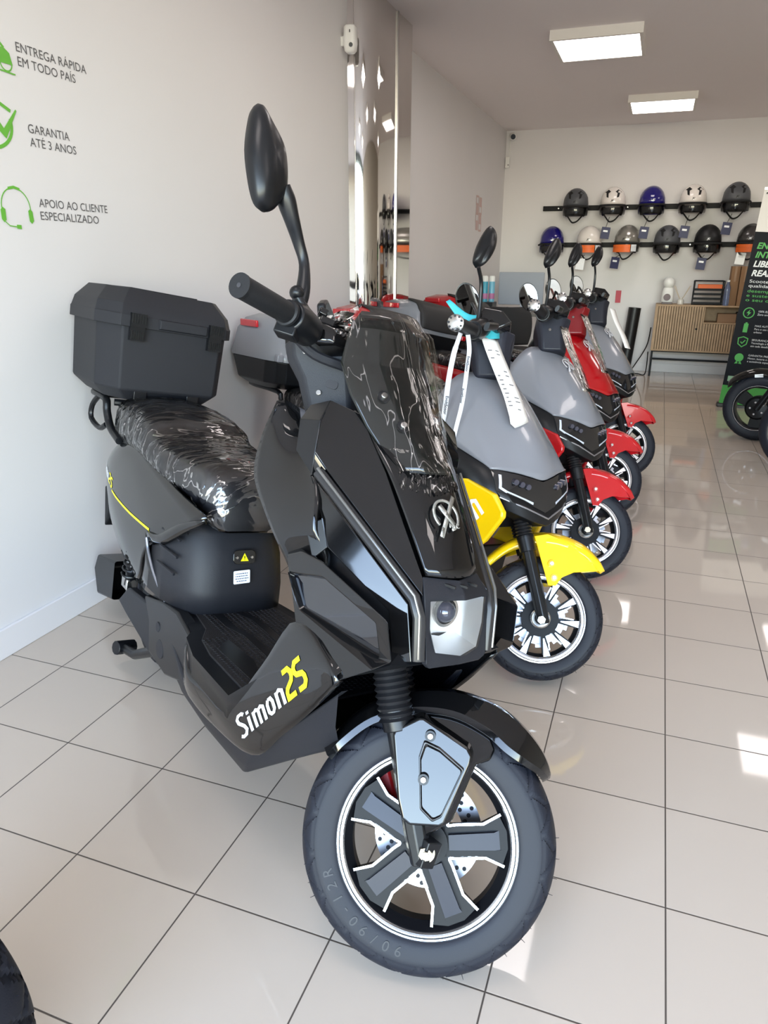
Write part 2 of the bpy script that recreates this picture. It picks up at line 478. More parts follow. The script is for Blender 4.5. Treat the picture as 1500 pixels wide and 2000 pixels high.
# ------------------------------------------------------------------ materials of the vehicles
GLOSS = mat('gloss_black_paint', (0.004, 0.004, 0.0045, 1), 0.045, coat=0.15, spec=0.5)
MATTE = mat('matte_black_plastic', rgb(30, 31, 36), 0.45, spec=0.3, bump=0.25, bscale=900)
SATIN = mat('satin_black_plastic', rgb(17, 18, 21), 0.32, spec=0.35)
RUBBER = mat('tyre_rubber', rgb(27, 29, 37), 0.5, spec=0.24, bump=0.1, bscale=400)
GRIPM = mat('grip_rubber', rgb(26, 27, 30), 0.5, spec=0.3, bump=0.2, bscale=600)
ALLOY = mat('machined_alloy', rgb(235, 236, 240), 0.24, 1.0)
DARKAL = mat('dark_alloy_paint', rgb(14, 15, 19), 0.45, spec=0.18)
STEEL = mat('steel', rgb(200, 198, 195), 0.25, 1.0)
ZINC = mat('zinc_bolt', rgb(215, 208, 185), 0.25, 1.0)
DISC = mat('brake_disc_steel', rgb(190, 192, 198), 0.3, 0.9)
HOLE = mat('drilled_hole', rgb(45, 45, 50), 0.7)
CALIPER = mat('red_caliper_paint', rgb(190, 25, 30), 0.35)
LENS = clear_mat('clear_lens')
LEDM = mat('led_strip_cover', rgb(44, 43, 44), 0.28, spec=0.3)
REFL = mat('headlamp_reflector', rgb(245, 245, 246), 0.25, 0.25)
BULB = mat('projector_glass', rgb(60, 60, 75), 0.03, 0.2, coat=1)
SEATM = mat('seat_vinyl', rgb(38, 38, 42), 0.45, spec=0.35, bump=0.3, bscale=700)
SCREEN = mat('smoked_screen', (0.006, 0.007, 0.006, 1), 0.04)
YELLOW = mat('yellow_decal', rgb(250, 240, 20), 0.35)
WHITED = mat('white_decal', rgb(240, 243, 248), 0.35)
BOXM = mat('textured_box_plastic', rgb(32, 33, 38), 0.5, spec=0.3, bump=0.5, bscale=1200)
MAT_ = mat('floor_mat_rubber', rgb(30, 29, 31), 0.6, spec=0.3, bump=0.6, bscale=500)
FILM1 = film_mat('screen_film', (7, 24, 5), gloss=0.55, base=0.03, width=0.007, bump=0.35)
FILM2 = film_mat('seat_film', (20, 6, 12), gloss=0.55, base=0.085, width=0.014)
CRADLE = mat('mirror_glass', rgb(235, 235, 230), 0.02, 1.0)

def steer_matrix(A0, ax, delta):
    return Matrix.Translation(A0) @ Matrix.Rotation(delta, 4, Vector(ax)) @ Matrix.Translation(-Vector(A0))

# ------------------------------------------------------------------ big black scooter in front
MA = Matrix(((0.82840448, 0.54891895, 0.11150785), (-0.56010140, 0.81380732, 0.15494037), (-0.00569603, -0.19080890, 0.98161066))).to_4x4()
MA.translation = (-1.37160973, 1.68270391, 0.00083064)
bike = empty('electric_scooter', label='glossy black electric scooter in front with top box and film-wrapped windscreen', cat='scooter', mtx=MA)
ST = steer_matrix((1.23881477, 0, 0.21811033), (-0.4539905, 0, 0.89100652), R(47.5))

def tyre(name, c, RO, RI, w, parent, mtx=None, grooves=True, m=None, nt=216):
    """tyre lathe about the y axis with cut tread grooves"""
    prof = []
    T = RO - RI; side = [(RI + .03 * T, .34), (RI + .06 * T, .445), (RI + .10 * T, .468), (RI + .20 * T, .486), (RI + .36 * T, .498), (RI + .48 * T, .503), (RI + .57 * T, .500), (RI + .60 * T, .492)]
    arc = [(RI + .60 * T + .40 * T * math.sin(R(a)), .485 * math.cos(R(a))) for a in range(5, 90, 5)]
    half = side + arc
    prof = [(r, -y * w) for r, y in half] + [(RO, 0)] + [(r, y * w) for r, y in half[::-1]]
    vs = []; n = len(prof)
    for i in range(nt):
        th = 2 * PI * i / nt
        for k, (r, y) in enumerate(prof):
            d = 0
            if grooves and 7 <= k <= 41:
                s = abs(k - 24) / 2
                ph = (th * 18 / (2 * PI) + s * 0.10 + (0.5 if k > 24 else 0)) % 1
                if s > 1 and s < 8.5: d = 0.0055 * max(0, min(1, (.10 - abs(ph - .1)) / .03))
                ph2 = (th * 18 / (2 * PI) - s * 0.10 + 0.55 + (0.5 if k > 24 else 0)) % 1
                if 3 < s < 8: d = max(d, 0.0045 * max(0, min(1, (.075 - abs(ph2 - .08)) / .03)))
            vs.append(Vector((c[0] + (r - d) * math.cos(th), c[1] + y, c[2] + (r - d) * math.sin(th))))
    fs = [(i * n + k, i * n + k + 1, ((i + 1) % nt) * n + k + 1, ((i + 1) % nt) * n + k) for i in range(nt) for k in range(n - 1)]
    mb = MB().add(vs, fs)
    # little moulding hairs
    for i in range(0, 46):
        th = 2 * PI * i / 46 + random.uniform(-.03, .03); y = random.choice((-1, 1)) * w * random.uniform(0.2, 0.4)
        rr = RO - abs(y) * 0.15 if abs(y) < w * .3 else RO - 0.011
        d = Vector((math.cos(th), 0, math.sin(th))); p = Vector((c[0], c[1] + y, c[2])) + d * (rr - 0.004)
        if p.z < 0.03: continue
        mb.tube([p, p + d * 0.011], [0.0007, 0.0004], 4)
    return mb.build(name, m or RUBBER, parent, mtx, ang=28)

def arc_text(s, c, r, a0, step, h, y, out=1):
    """raised letters round the side wall, tops pointing outwards; angle grows clockwise seen from -y"""
    mb = MB()
    for i, ch in enumerate(s):
        if ch == ' ': continue
        t = text_mb(ch, h, align='CENTER')
        a = a0 + i * step
        up = Vector((math.cos(a), 0, math.sin(a))); u = Vector((math.sin(a), 0, -math.cos(a)))
        for p in t.v: pass
        mb.add([Vector(c) + u * p.x + up * (r + p.y) + Vector((0, y, 0)) for p in t.v], t.f)
    return mb

def wheel5(parent, mtx, c, RR=0.166, w=0.07):
    """cast wheel with five double-edged spokes"""
    cx, cy, cz = c
    hw = w / 2
    prof = [(RR, -hw), (RR - .004, -hw - .003), (RR - .016, -hw + .002), (RR - .022, -hw + .012), (RR - .028, -hw + .022), (RR - .028, hw - .022), (RR - .022, hw - .012), (RR - .004, hw + .003), (RR, hw), (RR - .012, hw - .010), (RR - .014, 0), (RR - .012, -hw + .01)]
    rim = MB().lathe(prof, c, (0, 1, 0), 96, close=True)
    ys = -hw + .008; yb = ys + .026
    def P(r, a, y): return Vector((cx + r * math.cos(a), cy + y, cz + r * math.sin(a)))
    core = MB(); edges = []
    for k in range(5):
        a = R(23 + 72 * k)
        d = Vector((math.cos(a), 0, math.sin(a))); t = Vector((-math.sin(a), 0, math.cos(a)))
        def Q(r, o, y): return Vector((cx, cy + y, cz)) + d * r + t * o
        out = [Q(.020, -.026, ys), Q(.100, -.026, ys), P(RR - .026, a - R(17), ys), P(RR - .020, a - R(6), ys), P(RR - .020, a + R(6), ys), P(RR - .026, a + R(17), ys), Q(.100, .026, ys), Q(.020, .026, ys)]
        bk = [p + Vector((0, .026, 0)) for p in out]
        n = len(out)
        rim.add(out + bk, [tuple(range(n)), tuple(range(n, 2 * n))[::-1]] + [(i, (i + 1) % n, (i + 1) % n + n, i + n) for i in range(n)])
        # raised core bar on the spoke
        b1 = [Q(.040, -.013, ys), Q(.122, -.015, ys), Q(.139, -.018, ys + .003), Q(.139, .018, ys + .003), Q(.122, .015, ys), Q(.040, .013, ys)]
        b2 = [p + Vector((0, -.007, 0)) for p in b1]; n = len(b1)
        b2[2].y += .010; b2[3].y += .010
        core.add(b1 + b2, [tuple(range(n, 2 * n))] + [(i, (i + 1) % n, (i + 1) % n + n, i + n) for i in range(n)])
        # machined line round each window between spokes
        a2 = a + R(72)
        d2 = Vector((math.cos(a2), 0, math.sin(a2))); t2 = Vector((-math.sin(a2), 0, math.cos(a2)))
        o0 = Vector((cx, cy, cz)); Y = Vector((0, ys - .002, 0))
        am = a + R(36); dm = Vector((math.cos(am), 0, math.sin(am)))
        edge = MB(); edges.append(edge)
        line = [P(RR - .024, a + R(18), ys - .002), o0 + d * .104 + t * .029 + Y, o0 + d * .055 + t * .029 + Y, o0 + dm * .049 + Y, o0 + d2 * .055 - t2 * .029 + Y, o0 + d2 * .104 - t2 * .029 + Y, P(RR - .024, a2 - R(18), ys - .002)]
        line = [line[0], line[1]] + crom(line[1:6], 4)[1:-1] + [line[5], line[6]]
        for i in range(len(line) - 1):
            p, q = line[i], line[i + 1]; e = (q - p).normalized(); nn = Vector((-e.z, 0, e.x)) * .0022
            ex = e * .0012
            edge.add([p + nn - ex, q + nn + ex, q - nn + ex, p - nn - ex] + [v + Vector((0, .004, 0)) for v in (p + nn - ex, q + nn + ex, q - nn + ex, p - nn - ex)], [(0, 1, 2, 3), (0, 4, 5, 1), (3, 2, 6, 7), (1, 5, 6, 2), (0, 3, 7, 4)])
    rim.cyl((cx, cy, cz), (0, 1, 0), .038, .075, 32)
    ro = rim.build('front_wheel', DARKAL, parent, mtx, ang=30)
    lip = MB().lathe([(RR + .001, -hw + .004), (RR + .002, -hw - .003), (RR - .003, -hw - .005), (RR - .009, -hw - .004), (RR - .0095, -hw - .002), (RR - .013, -hw - .003), (RR - .0155, -hw + .000)], c, (0, 1, 0), 120)
    lip.build('rim_lip', ALLOY, ro, ang=20)
    MB().lathe([(RR - .0062, -hw - .0058), (RR - .0085, -hw - .0056)], c, (0, 1, 0), 120).build('rim_groove', DARKAL, ro)
    for edge in edges: edge.build('machined_edge', ALLOY, ro, ang=30)
    core.build('spoke_core', mat('spoke_core_paint', rgb(30, 33, 46), 0.35, spec=0.3), ro, ang=30)
    return ro

WC = (1.27, 0, 0.234)
tyre('front_tyre', WC, 0.234, 0.160, 0.092, bike, ST, nt=576)
ty = kids(bike)[-1]
arc_text('90/90-12R', WC, 0.177, R(-86), R(-7.2), 0.019, -0.0465).build('sidewall_lettering', mat('raised_rubber', rgb(34, 36, 42), 0.45, spec=0.35), ty)
wh = wheel5(bike, ST, WC)
# brake disc on the far side with its drillings
dk = MB().lathe([(.066, .040), (.102, .040), (.102, .044), (.066, .044)], WC, (0, 1, 0), 64, close=True).build('brake_disc', DISC, bike, ST, ang=30)
h = MB()
for k in range(20):
    for r, o in ((.073, 0), (.083, 6), (.094, 12)):
        a = R(18 * k + o); h.cyl((WC[0] + r * math.cos(a), .042, WC[2] + r * math.sin(a)), (0, 1, 0), .0040, .0062, 10)
h.build('drilled_holes', HOLE, dk)
MB().box((1.155, .048, .285), (.05, .05, .075), Matrix.Rotation(R(-35), 3, 'Y')).build('brake_caliper', CALIPER, bike, ST, bevel=.006)
# fork: two legs, gaiters, axle
for sgn, nm in ((-1, 'right'), (1, 'left')):
    lo = Vector((1.256, sgn * .074, .235)); hi = Vector((1.1505, sgn * .074, .418)); g0 = Vector((1.146, sgn * .074, .425)); g1 = Vector((1.098, sgn * .074, .515))
    fk = MB().tube([lo - (hi - lo).normalized() * .028, lo + (hi - lo) * .12, hi], [.019, .022, .022], 8).tube([hi - (hi - lo).normalized() * .01, hi + (hi - lo).normalized() * .028], [.027, .029], 20)
    fk.build('fork_leg', SATIN, bike, ST, bevel=.002)
    pts = []; rs = []
    for i in range(19):
        pts.append(g0.lerp(g1, i / 18)); rs.append(.033 if i % 2 == 0 else .028)
    MB().tube(pts, rs, 24).tube([g1, g1 + (g1 - g0) * .9], .021, 16).build('fork_gaiter', mat('gaiter_rubber', rgb(24, 24, 27), 0.4), bike, ST, ang=50)
ax_ = MB().cyl((1.27, -.085, .234), (0, 1, 0), .017, .008, 24).cyl((1.27, -.093, .234), (0, 1, 0), .0125, .010, 6).cyl((1.27, -.100, .234), (0, 1, 0), .007, .012, 16)
ax_.build('axle_nut', ZINC, bike, ST, bevel=.001)
MB().tube([(1.27, -.078, .256), (1.27, -.078, .210)], [.024, .022], 4).build('axle_lug', SATIN, bike, ST, bevel=.002)
# glossy fork cover
def zy(p, y): return (p[0], y, p[1])
fc = [(1.150, .402), (1.151, .413), (1.183, .446), (1.191, .449), (1.281, .428), (1.291, .417), (1.293, .402), (1.284, .294), (1.277, .286), (1.228, .270), (1.212, .275), (1.194, .304)]
mb = MB()
o1 = [Vector((x, -.099, z)) for x, z in fc]; cen = sum(o1, Vector()) / len(o1)
o2 = [cen + (p - cen) * 1.06 + Vector((0, .034, 0)) for p in o1]
i1 = [(1.222, .402), (1.272, .392), (1.262, .300), (1.236, .296)]
n = len(o1)
mb.add(o1 + o2, [tuple(range(n))] + [(i, (i + 1) % n, (i + 1) % n + n, i + n) for i in range(n)])
fco = mb.build('fork_cover', GLOSS, bike, ST, bevel=.008, seg=4)
# pressed recess of the cover and its two screws
mb = MB(); rp = [(1.206, .412), (1.234, .410), (1.284, .392), (1.274, .304), (1.262, .292), (1.236, .304), (1.206, .384)]
n = len(rp)
r1 = [Vector((x, -.1005, z)) for x, z in rp]; cc = sum(r1, Vector()) / n
r0 = [cc + (p - cc) * 1.05 + Vector((0, .002, 0)) for p in r1]
rb_ = [p + Vector((0, -.004, 0)) for p in r1]; r2 = [cc + (p - cc) * .70 + Vector((.006, .014, -.006)) for p in r1]
mb.add(r0 + rb_ + r2, [(i, (i + 1) % n, (i + 1) % n + n, i + n) for i in range(n)] + [(i + n, (i + 1) % n + n, (i + 1) % n + 2 * n, i + 2 * n) for i in range(n)] + [tuple(range(2 * n, 3 * n))])
mb.build('cover_recess', GLOSS, fco, bevel=.003)
for (x, z) in ((1.212, .425), (1.225, .352)):
    q = MB().cyl((x, -.106, z), (0, 1, 0), .0095, .006, 20); q.build('screw_washer', SATIN, fco)
    MB().cyl((x, -.110, z), (0, 1, 0), .0055, .006, 16).build('screw_head', STEEL, fco, bevel=.001)

# front mudguard: ridged roof following the tyre
rows = []
for a, rr, hw, dz in ((46, .250, .003, .001), (48, .256, .018, .006), (53, .262, .040, .016), (60, .267, .056, .030), (70, .271, .066, .040), (82, .273, .068, .036), (98, .271, .066, .028), (116, .266, .064, .022), (134, .262, .062, .018), (150, .256, .060, .016), (160, .250, .050, .012)):
    a = R(a); row = []
    for y, dr in ((-1.0, -dz - .012), (-.97, -dz), (-.60, -dz * .28), (-.42, .001), (0, .003), (.42, .001), (.60, -dz * .28), (.97, -dz), (1.0, -dz - .012)):
        row.append((WC[0] + (rr + dr) * math.cos(a), y * hw, WC[2] + (rr + dr) * math.sin(a)))
    rows.append(row)
rows = [[Vector(p) for p in r] for r in rows]
cols = [crom([r[j] for r in rows], 5) for j in range(9)]
g = MB().grid([[cols[j][i] for j in range(9)] for i in range(len(cols[0]))])
g.build('front_mudguard', GLOSS, bike, ST, bevel=.003, solid=.004, ang=180)
# side cheek joining mudguard and fork cover
cheek = MB()
ck = [(1.165, .470), (1.205, .492), (1.300, .470), (1.330, .436), (1.326, .418), (1.304, .404), (1.296, .300), (1.262, .258), (1.225, .250), (1.215, .270), (1.205, .300), (1.150, .402)]
a1 = [Vector((x, -.084 + max(0, z - .405) * .62 + max(0, x - 1.30) * .25, z)) for x, z in ck]
cheek.add(a1 + [p + Vector((0, .012, -.004)) for p in a1], [tuple(range(len(ck)))] + [(i, (i + 1) % len(ck), (i + 1) % len(ck) + len(ck), i + len(ck)) for i in range(len(ck))])
cheek.build('mudguard_stay', GLOSS, bike, ST, bevel=.004)

# ------------------------------------------------------------------ front cowl (body frame, symmetric)
def sym(faces, pts, name, m, parent, bevel=.004, solid=.004, mtx=None, mirror=True, seg=3):
    mb = MB(); keys = [k for k in pts if any(k in f for f in faces)]; mb.add([pts[k] for k in keys], [[keys.index(k) for k in f] for f in faces])
    if not mirror:
        mb.mirror_y()
        return mb.build(name, m, parent, mtx, bevel=bevel, solid=solid, seg=seg, ang=180 if bevel else 30)
    for s in (1, -1):
        if s < 0: mb.flip_y()
        o = mb.build(name, m, parent, mtx, bevel=bevel, solid=solid, seg=seg, ang=180 if bevel else 30)
    return o
Pp = dict(Q=(1.0, .088, .968), P=(.955, .128, .983), T2=(.985, .163, .948), T3=(1.0, .174, .893), SI=(1.018, .156, .866), SO=(1.0, .174, .852),
          H0=(1.092, .080, .880), H1=(1.214, .062, .728), I1=(1.237, .076, .706), O1=(1.226, .096, .690), I2=(1.264, .070, .600), O2=(1.256, .092, .598),
          F1=(1.055, .172, .788), F2=(1.078, .170, .742), F3=(1.200, .112, .668), PB=(1.222, .104, .583), G1=(1.03, .192, .77), G2=(1.06, .186, .715), G3=(1.19, .150, .655), B0=(.90, .135, .965), B2=(.93, .172, .94), B3=(.945, .180, .885))
sym([('Q', 'P', 'T2', 'T3'), ('Q', 'T3', 'SI', 'H0'), ('H0', 'SI', 'I1', 'H1')], Pp, 'cowl_facet', GLOSS, bike, bevel=.005)
sym([('SO', 'F1', 'F2'), ('SO', 'F2', 'F3', 'O1'), ('O1', 'F3', 'PB', 'O2'), ('SI', 'T3', 'SO')], Pp, 'cowl_side', GLOSS, bike, bevel=.006)
sym([('P', 'B0', 'B2', 'T2'), ('T2', 'B2', 'B3', 'T3'), ('T3', 'B3', 'SO')], Pp, 'cowl_return', SATIN, bike, bevel=.003)
sym([('F1', 'G1', 'G2', 'F2')], Pp, 'cowl_lip', SATIN, bike, bevel=.003)
# running light strips
for s in (-1, 1):
    pl = [Vector((1.006, .165, .860)), Vector((1.120, .1255, .779)), Vector((1.230, .087, .700)), Vector((1.246, .083, .672)), Vector((1.259, .080, .600))]
    mb = MB(); rings = []
    for i, p in enumerate(pl):
        t = (pl[min(i + 1, 4)] - pl[max(i - 1, 0)]).normalized(); nrm = Vector((.55, .55, .62)) if i < 3 else Vector((.85, .45, .05))
        nrm = (nrm - t * nrm.dot(t)).normalized(); b = t.cross(nrm)
        rings.append([p + b * x + nrm * z for x, z in ((-.011, -.004), (-.010, .005), (-.003, .008), (.003, .008), (.010, .005), (.011, -.004))])
    mb.ring_loft(rings)
    if s < 0: mb.flip_y()
    st = mb.build('light_strip', LEDM, bike, bevel=.0015)
    mb2 = MB().tube([p + Vector((.0065, .0065, .0075)) * (1 if i < 3 else .9) for i, p in enumerate(pl)], .0028, 8)
    if s < 0: mb2.flip_y()
    mb2.build('light_guide', mat('light_guide', rgb(110, 108, 106), 0.2, 0.5), st)
# raised bonnet panel
rows = [[(.975, -.088, .972), (.986, -.05, .985), (.992, 0, .990), (.986, .05, .985), (.975, .088, .972)],
        [(1.04, -.083, .925), (1.055, -.045, .934), (1.06, 0, .938), (1.055, .045, .934), (1.04, .083, .925)],
        [(1.098, -.077, .878), (1.113, -.042, .886), (1.118, 0, .889), (1.113, .042, .886), (1.098, .077, .878)],
        [(1.165, -.069, .803), (1.180, -.038, .810), (1.185, 0, .812), (1.180, .038, .810), (1.165, .069, .803)],
        [(1.219, -.060, .735), (1.233, -.032, .735), (1.238, 0, .734), (1.233, .032, .735), (1.219, .060, .735)]]
bon = MB().grid(surf(rows, 5, 6)).build('front_bonnet', GLOSS, bike, ang=60, solid=.010)
# badge: ring, slanted cross, small letters
def badge(parent, o, u, w, s, m, letters='NEC'):
    fr = frame(o, u, w); mb = MB()
    ring = [(math.cos(R(a)) * .5 * s, math.sin(R(a)) * .5 * s) for a in range(-75, 236, 12)]
    st = stroke(ring, .09 * s); mb.add(st.v, st.f)
    for pl, wd in (([(.46, .66), (.05, -.02), (-.40, -.76)], .15), ([(-.22, .30), (.02, 0), (.24, -.30)], .17), ([(-.40, -.76), (-.26, -.44)], .10)):
        st = stroke([(x * s, y * s) for x, y in pl], wd * s); mb.add([p + Vector((0, 0, .001)) for p in st.v], st.f)
    t = text_mb(letters, .16 * s, bold=.004 * s); mb.add([Vector((p.x + .02 * s, p.y - .42 * s, .001)) for p in t.v], t.f)
    ob = mb.xf(fr).build('badge', m, parent, weld=False, solid=.0025, off=1)
    return ob
badge(bike, (1.1795, -.005, .8275), (0, 1, -.10), (-.62, -.05, .78), .056, mat('badge_metal', rgb(190, 192, 188), 0.25, 0.8))
# headlamp surround with eyebrow and chin
cw = MB()
top = [(1.216, -.064, .728), (1.240, 0, .726), (1.216, .064, .728)]
hl_o = [(1.239, .074, .705), (1.266, .069, .598), (1.262, .060, .586)]
B = {'a': (1.214, .063, .732), 'b': (1.238, .0, .730), 'c': (1.240, .074, .704), 'd': (1.256, .0, .712), 'e': (1.244, .062, .698), 'f': (1.262, .0, .702), 'g': (1.252, .060, .650), 'h': (1.262, .047, .612), 'i': (1.274, .0, .606), 'j': (1.268, .068, .596), 'k': (1.266, .058, .586), 'l': (1.276, .0, .590)}
sym([('a', 'c', 'd', 'b'), ('c', 'e', 'f', 'd'), ('c', 'j', 'g', 'e'), ('j', 'k', 'h', 'g'), ('k', 'l', 'i', 'h')], B, 'headlamp_surround', MATTE, bike, bevel=.003, solid=.012, mirror=False)
ew = MB()
for y in (-.025, .0, .025):
    ew.box((1.2475 - abs(y) * .15, y, .7225), (.020, .0035, .004), Matrix.Rotation(R(22), 3, 'Z'))
ew.build('eyebrow_slots', SATIN, bike)
# lamp bowl and projector
rb = MB()
fo = [Vector((1.243, -.062, .698)), Vector((1.262, 0, .702)), Vector((1.243, .062, .698)), Vector((1.252, .060, .652)), Vector((1.262, .047, .612)), Vector((1.274, 0, .606)), Vector((1.262, -.047, .612)), Vector((1.252, -.060, .652))]
bi = [Vector((1.205, p.y * .72, .650 + (p.z - .650) * .72)) for p in fo]
rb.add(fo + bi, [(i, (i + 1) % 8, (i + 1) % 8 + 8, i + 8) for i in range(8)] + [tuple(range(8, 16))])
hl = rb.build('headlamp', REFL, bike, ang=30)
MB().sphere((1.236, -.020, .674), .020, 20).build('projector_lens', BULB, hl)
MB().lathe([(.021, 0), (.025, .004), (.027, .012), (.022, .012)], (1.230, -.020, .674), (1, 0, .1), 28).build('projector_ring', STEEL, hl)
rows = [[p * 1.0 + Vector((.004, 0, 0)) for p in (fo[0], fo[1], fo[2])], [fo[7] + Vector((.004, 0, 0)), Vector((1.272, 0, .652)), fo[3] + Vector((.004, 0, 0))], [fo[6] + Vector((.004, 0, 0)), fo[5] + Vector((.003, 0, 0)), fo[4] + Vector((.004, 0, 0))]]
MB().grid(surf(rows, 4, 4)).build('headlamp_lens', LENS, hl)
# structure behind the cowl
hull([(.88, y * .13, .955) for y in (-1, 1)] + [(.96, y * .11, .955) for y in (-1, 1)] + [(1.075, y * .085, .862) for y in (-1, 1)] + [(1.195, y * .065, .70) for y in (-1, 1)] + [(1.19, y * .10, .62) for y in (-1, 1)] + [(.9, y * .165, .84) for y in (-1, 1)] + [(.98, y * .172, .70) for y in (-1, 1)] + [(1.03, y * .168, .58) for y in (-1, 1)] + [(1.15, y * .155, .57) for y in (-1, 1)] + [(.95, y * .12, .52) for y in (-1, 1)], 'inner_fairing', SATIN, bike)
hull([(1.255, y * .055, .590) for y in (-1, 1)] + [(1.245, y * .128, .592) for y in (-1, 1)] + [(1.185, y * .178, .548) for y in (-1, 1)] + [(1.10, y * .14, .50) for y in (-1, 1)] + [(1.02, y * .16, .585) for y in (-1, 1)] + [(1.21, y * .06, .62) for y in (-1, 1)], 'lower_tray', SATIN, bike)

# outer leg shield wings
rows = [[(.862, .186, .962), (.866, .168, .964), (.862, .142, .955), (.858, .132, .950)],
        [(.858, .206, .895), (.890, .188, .900), (.918, .164, .902), (.926, .156, .903)],
        [(.866, .218, .834), (.915, .198, .842), (.965, .172, .858), (.985, .164, .868)],
        [(.890, .218, .795), (.942, .205, .800), (1.005, .186, .812), (1.035, .178, .820)],
        [(.950, .210, .735), (.985, .205, .745), (1.03, .194, .758), (1.055, .186, .768)],
        [(.984, .194, .690), (1.01, .182, .700), (1.04, .172, .712), (1.07, .166, .722)],
        [(1.012, .170, .630), (1.03, .168, .635), (1.05, .166, .640), (1.07, .164, .645)]]
for s in (-1, 1):
    m_ = MB().grid(surf(rows, 4, 4))
    if s < 0: m_.flip_y()
    m_.build('leg_shield_wing', GLOSS, bike, ang=60, solid=.012)
# cheek pods
Wp = dict(W1=(.993, .197, .702), W2=(1.037, .192, .722), W3=(1.103, .190, .724), W4=(1.251, .152, .674), W5=(1.266, .142, .610), W6=(1.245, .162, .588), W7=(1.194, .187, .548), W8=(1.044, .189, .588), W9=(1.022, .197, .655),
          N1=(1.004, .196, .672), N2=(1.105, .190, .699), N3=(1.217, .150, .658), N4=(1.236, .144, .602), N5=(1.048, .191, .617),
          M1=(1.008, .186, .668), M2=(1.105, .180, .694), M3=(1.212, .142, .655), M4=(1.230, .136, .604), M5=(1.050, .182, .622))
for s in (-1, 1):
    pod = [('W1', 'W2', 'N1'), ('W2', 'W3', 'N2', 'N1'), ('W3', 'W4', 'N3', 'N2'), ('W4', 'W5', 'N4', 'N3'), ('N5', 'N4', 'W5', 'W6'), ('N5', 'W6', 'W7', 'W8'), ('W1', 'N1', 'N5', 'W9'), ('W9', 'N5', 'W8'), ('N1', 'N2', 'M2', 'M1'), ('N2', 'N3', 'M3', 'M2'), ('N3', 'N4', 'M4', 'M3'), ('N4', 'N5', 'M5', 'M4'), ('N5', 'N1', 'M1', 'M5')]
    mb = MB(); keys = list(Wp); mb.add([Wp[k] for k in keys], [[keys.index(k) for k in f] for f in pod])
    bk = MB(); bk.add([Wp[k] for k in ('W1', 'W2', 'W3', 'W4', 'W5', 'W6', 'W7')] + [(Wp[k][0] - .075, Wp[k][1] - .022, Wp[k][2] - .004) for k in ('W1', 'W2', 'W3', 'W4', 'W5', 'W6', 'W7')], [(i, i + 1, i + 8, i + 7) for i in range(6)])
    mb.add(bk.v, bk.f)
    if s < 0: mb.flip_y()
    pd = mb.build('cheek_pod', GLOSS, bike, bevel=.004, seg=3, ang=180)
    mb = MB().add([Wp[k] for k in ('M1', 'M2', 'M3', 'M4', 'M5')], [(0, 1, 2, 3, 4)])
    if s < 0: mb.flip_y()
    mb.build('pod_window', mat('gloss_window', (0.004, 0.004, 0.006, 1), 0.03, coat=1), pd)

# ------------------------------------------------------------------ lower side panels with lettering
T_ = [(1.190, .189, .560), (1.044, .190, .588), (.952, .194, .462), (.848, .203, .318), (.735, .203, .305), (.640, .202, .297), (.585, .190, .338)]
B_ = [(1.196, .187, .549), (1.130, .192, .462), (1.056, .193, .376), (.950, .190, .268), (.760, .191, .236), (.645, .191, .234), (.590, .184, .236)]
rows = []
for t, b in zip(T_, B_):
    t, b = Vector(t), Vector(b); m1 = t.lerp(b, .35); m2 = t.lerp(b, .7)
    m1.y += .004; m2.y += .003
    rows.append([t - Vector((0, .012, -.006)), t, m1, m2, b, b - Vector((.004, .012, .004))])
SIDEB = None
for s in (-1, 1):
    m_ = MB().grid(surf(rows, 3, 5))
    if s < 0: m_.flip_y()
    sp = m_.build('side_panel', GLOSS, bike, ang=50, solid=.004)
    if s < 0:
        SIDE = sp; SIDEB = BVHTree.FromPolygons([tuple(p) for p in m_.v], [tuple(f) for f in m_.f])
# Simon 25 lettering on the right panel (rises to the front)
u = Vector((1.054 - .926, .002, .432 - .290)).normalized(); w_ = Vector((-.68, -.0, .70))
fr = frame((.926, -.24, .290), u, w_)
# hand drawn letters: narrow rounded sans
def glyphs():
    g = MB(); x = 0
    def ad(pts, wd=.0085):
        st = stroke([(px_ + x, py_) for px_, py_ in pts], wd); g.add(st.v, st.f)
    # S
    ad([(.026, .054), (.020, .060), (.010, .060), (.004, .053), (.006, .042), (.020, .026), (.024, .014), (.018, .004), (.008, .003), (.001, .008)]); x += .034
    ad([(.004, .0), (.004, .040)]); ad([(.004, .047), (.004, .055)]); x += .016
    ad([(.004, .0), (.004, .042)]); ad([(.004, .036), (.012, .041), (.019, .036), (.019, .0)], .008); x += .019
    ad([(.0, .036), (.008, .041), (.015, .036), (.015, .0)], .008); x += .026
    ad([(.006, .040), (.002, .030), (.002, .010), (.007, .003), (.013, .003), (.018, .010), (.018, .030), (.014, .040), (.006, .040)], .008); x += .028
    ad([(.004, .0), (.004, .042)]); ad([(.004, .036), (.012, .042), (.020, .036), (.020, .0)], .008); x += .028
    return g, x
g, x = glyphs()
k = .212 / x
for p in g.v: p.x *= k; p.y *= .72
g = subdiv(g, 1); g.xf(fr); drape(g, SIDEB, (0, 1, 0)); 
g.build('lettering', WHITED, SIDE, weld=False)
def glyph25(g):
    for pts, ox in (([(0, 1), (.72, 1), (.98, .84), (.98, .66), (.84, .53), (.16, .34), (0, .2), (0, 0), (1, 0)], 0), ([(1, 1), (.28, 1), (.02, .84), (.02, .68), (.18, .56), (.82, .47), (.98, .34), (.98, .16), (.72, 0), (0, 0)], 1.28)):
        st = stroke([((a * .92 + ox) * .030, b * .056 + .004) for a, b in pts], .0112); g.add(st.v, st.f)
    return g
g = glyph25(MB())
for p in g.v: p.y = p.y * .86; p.x = p.x * 1.08 + .218
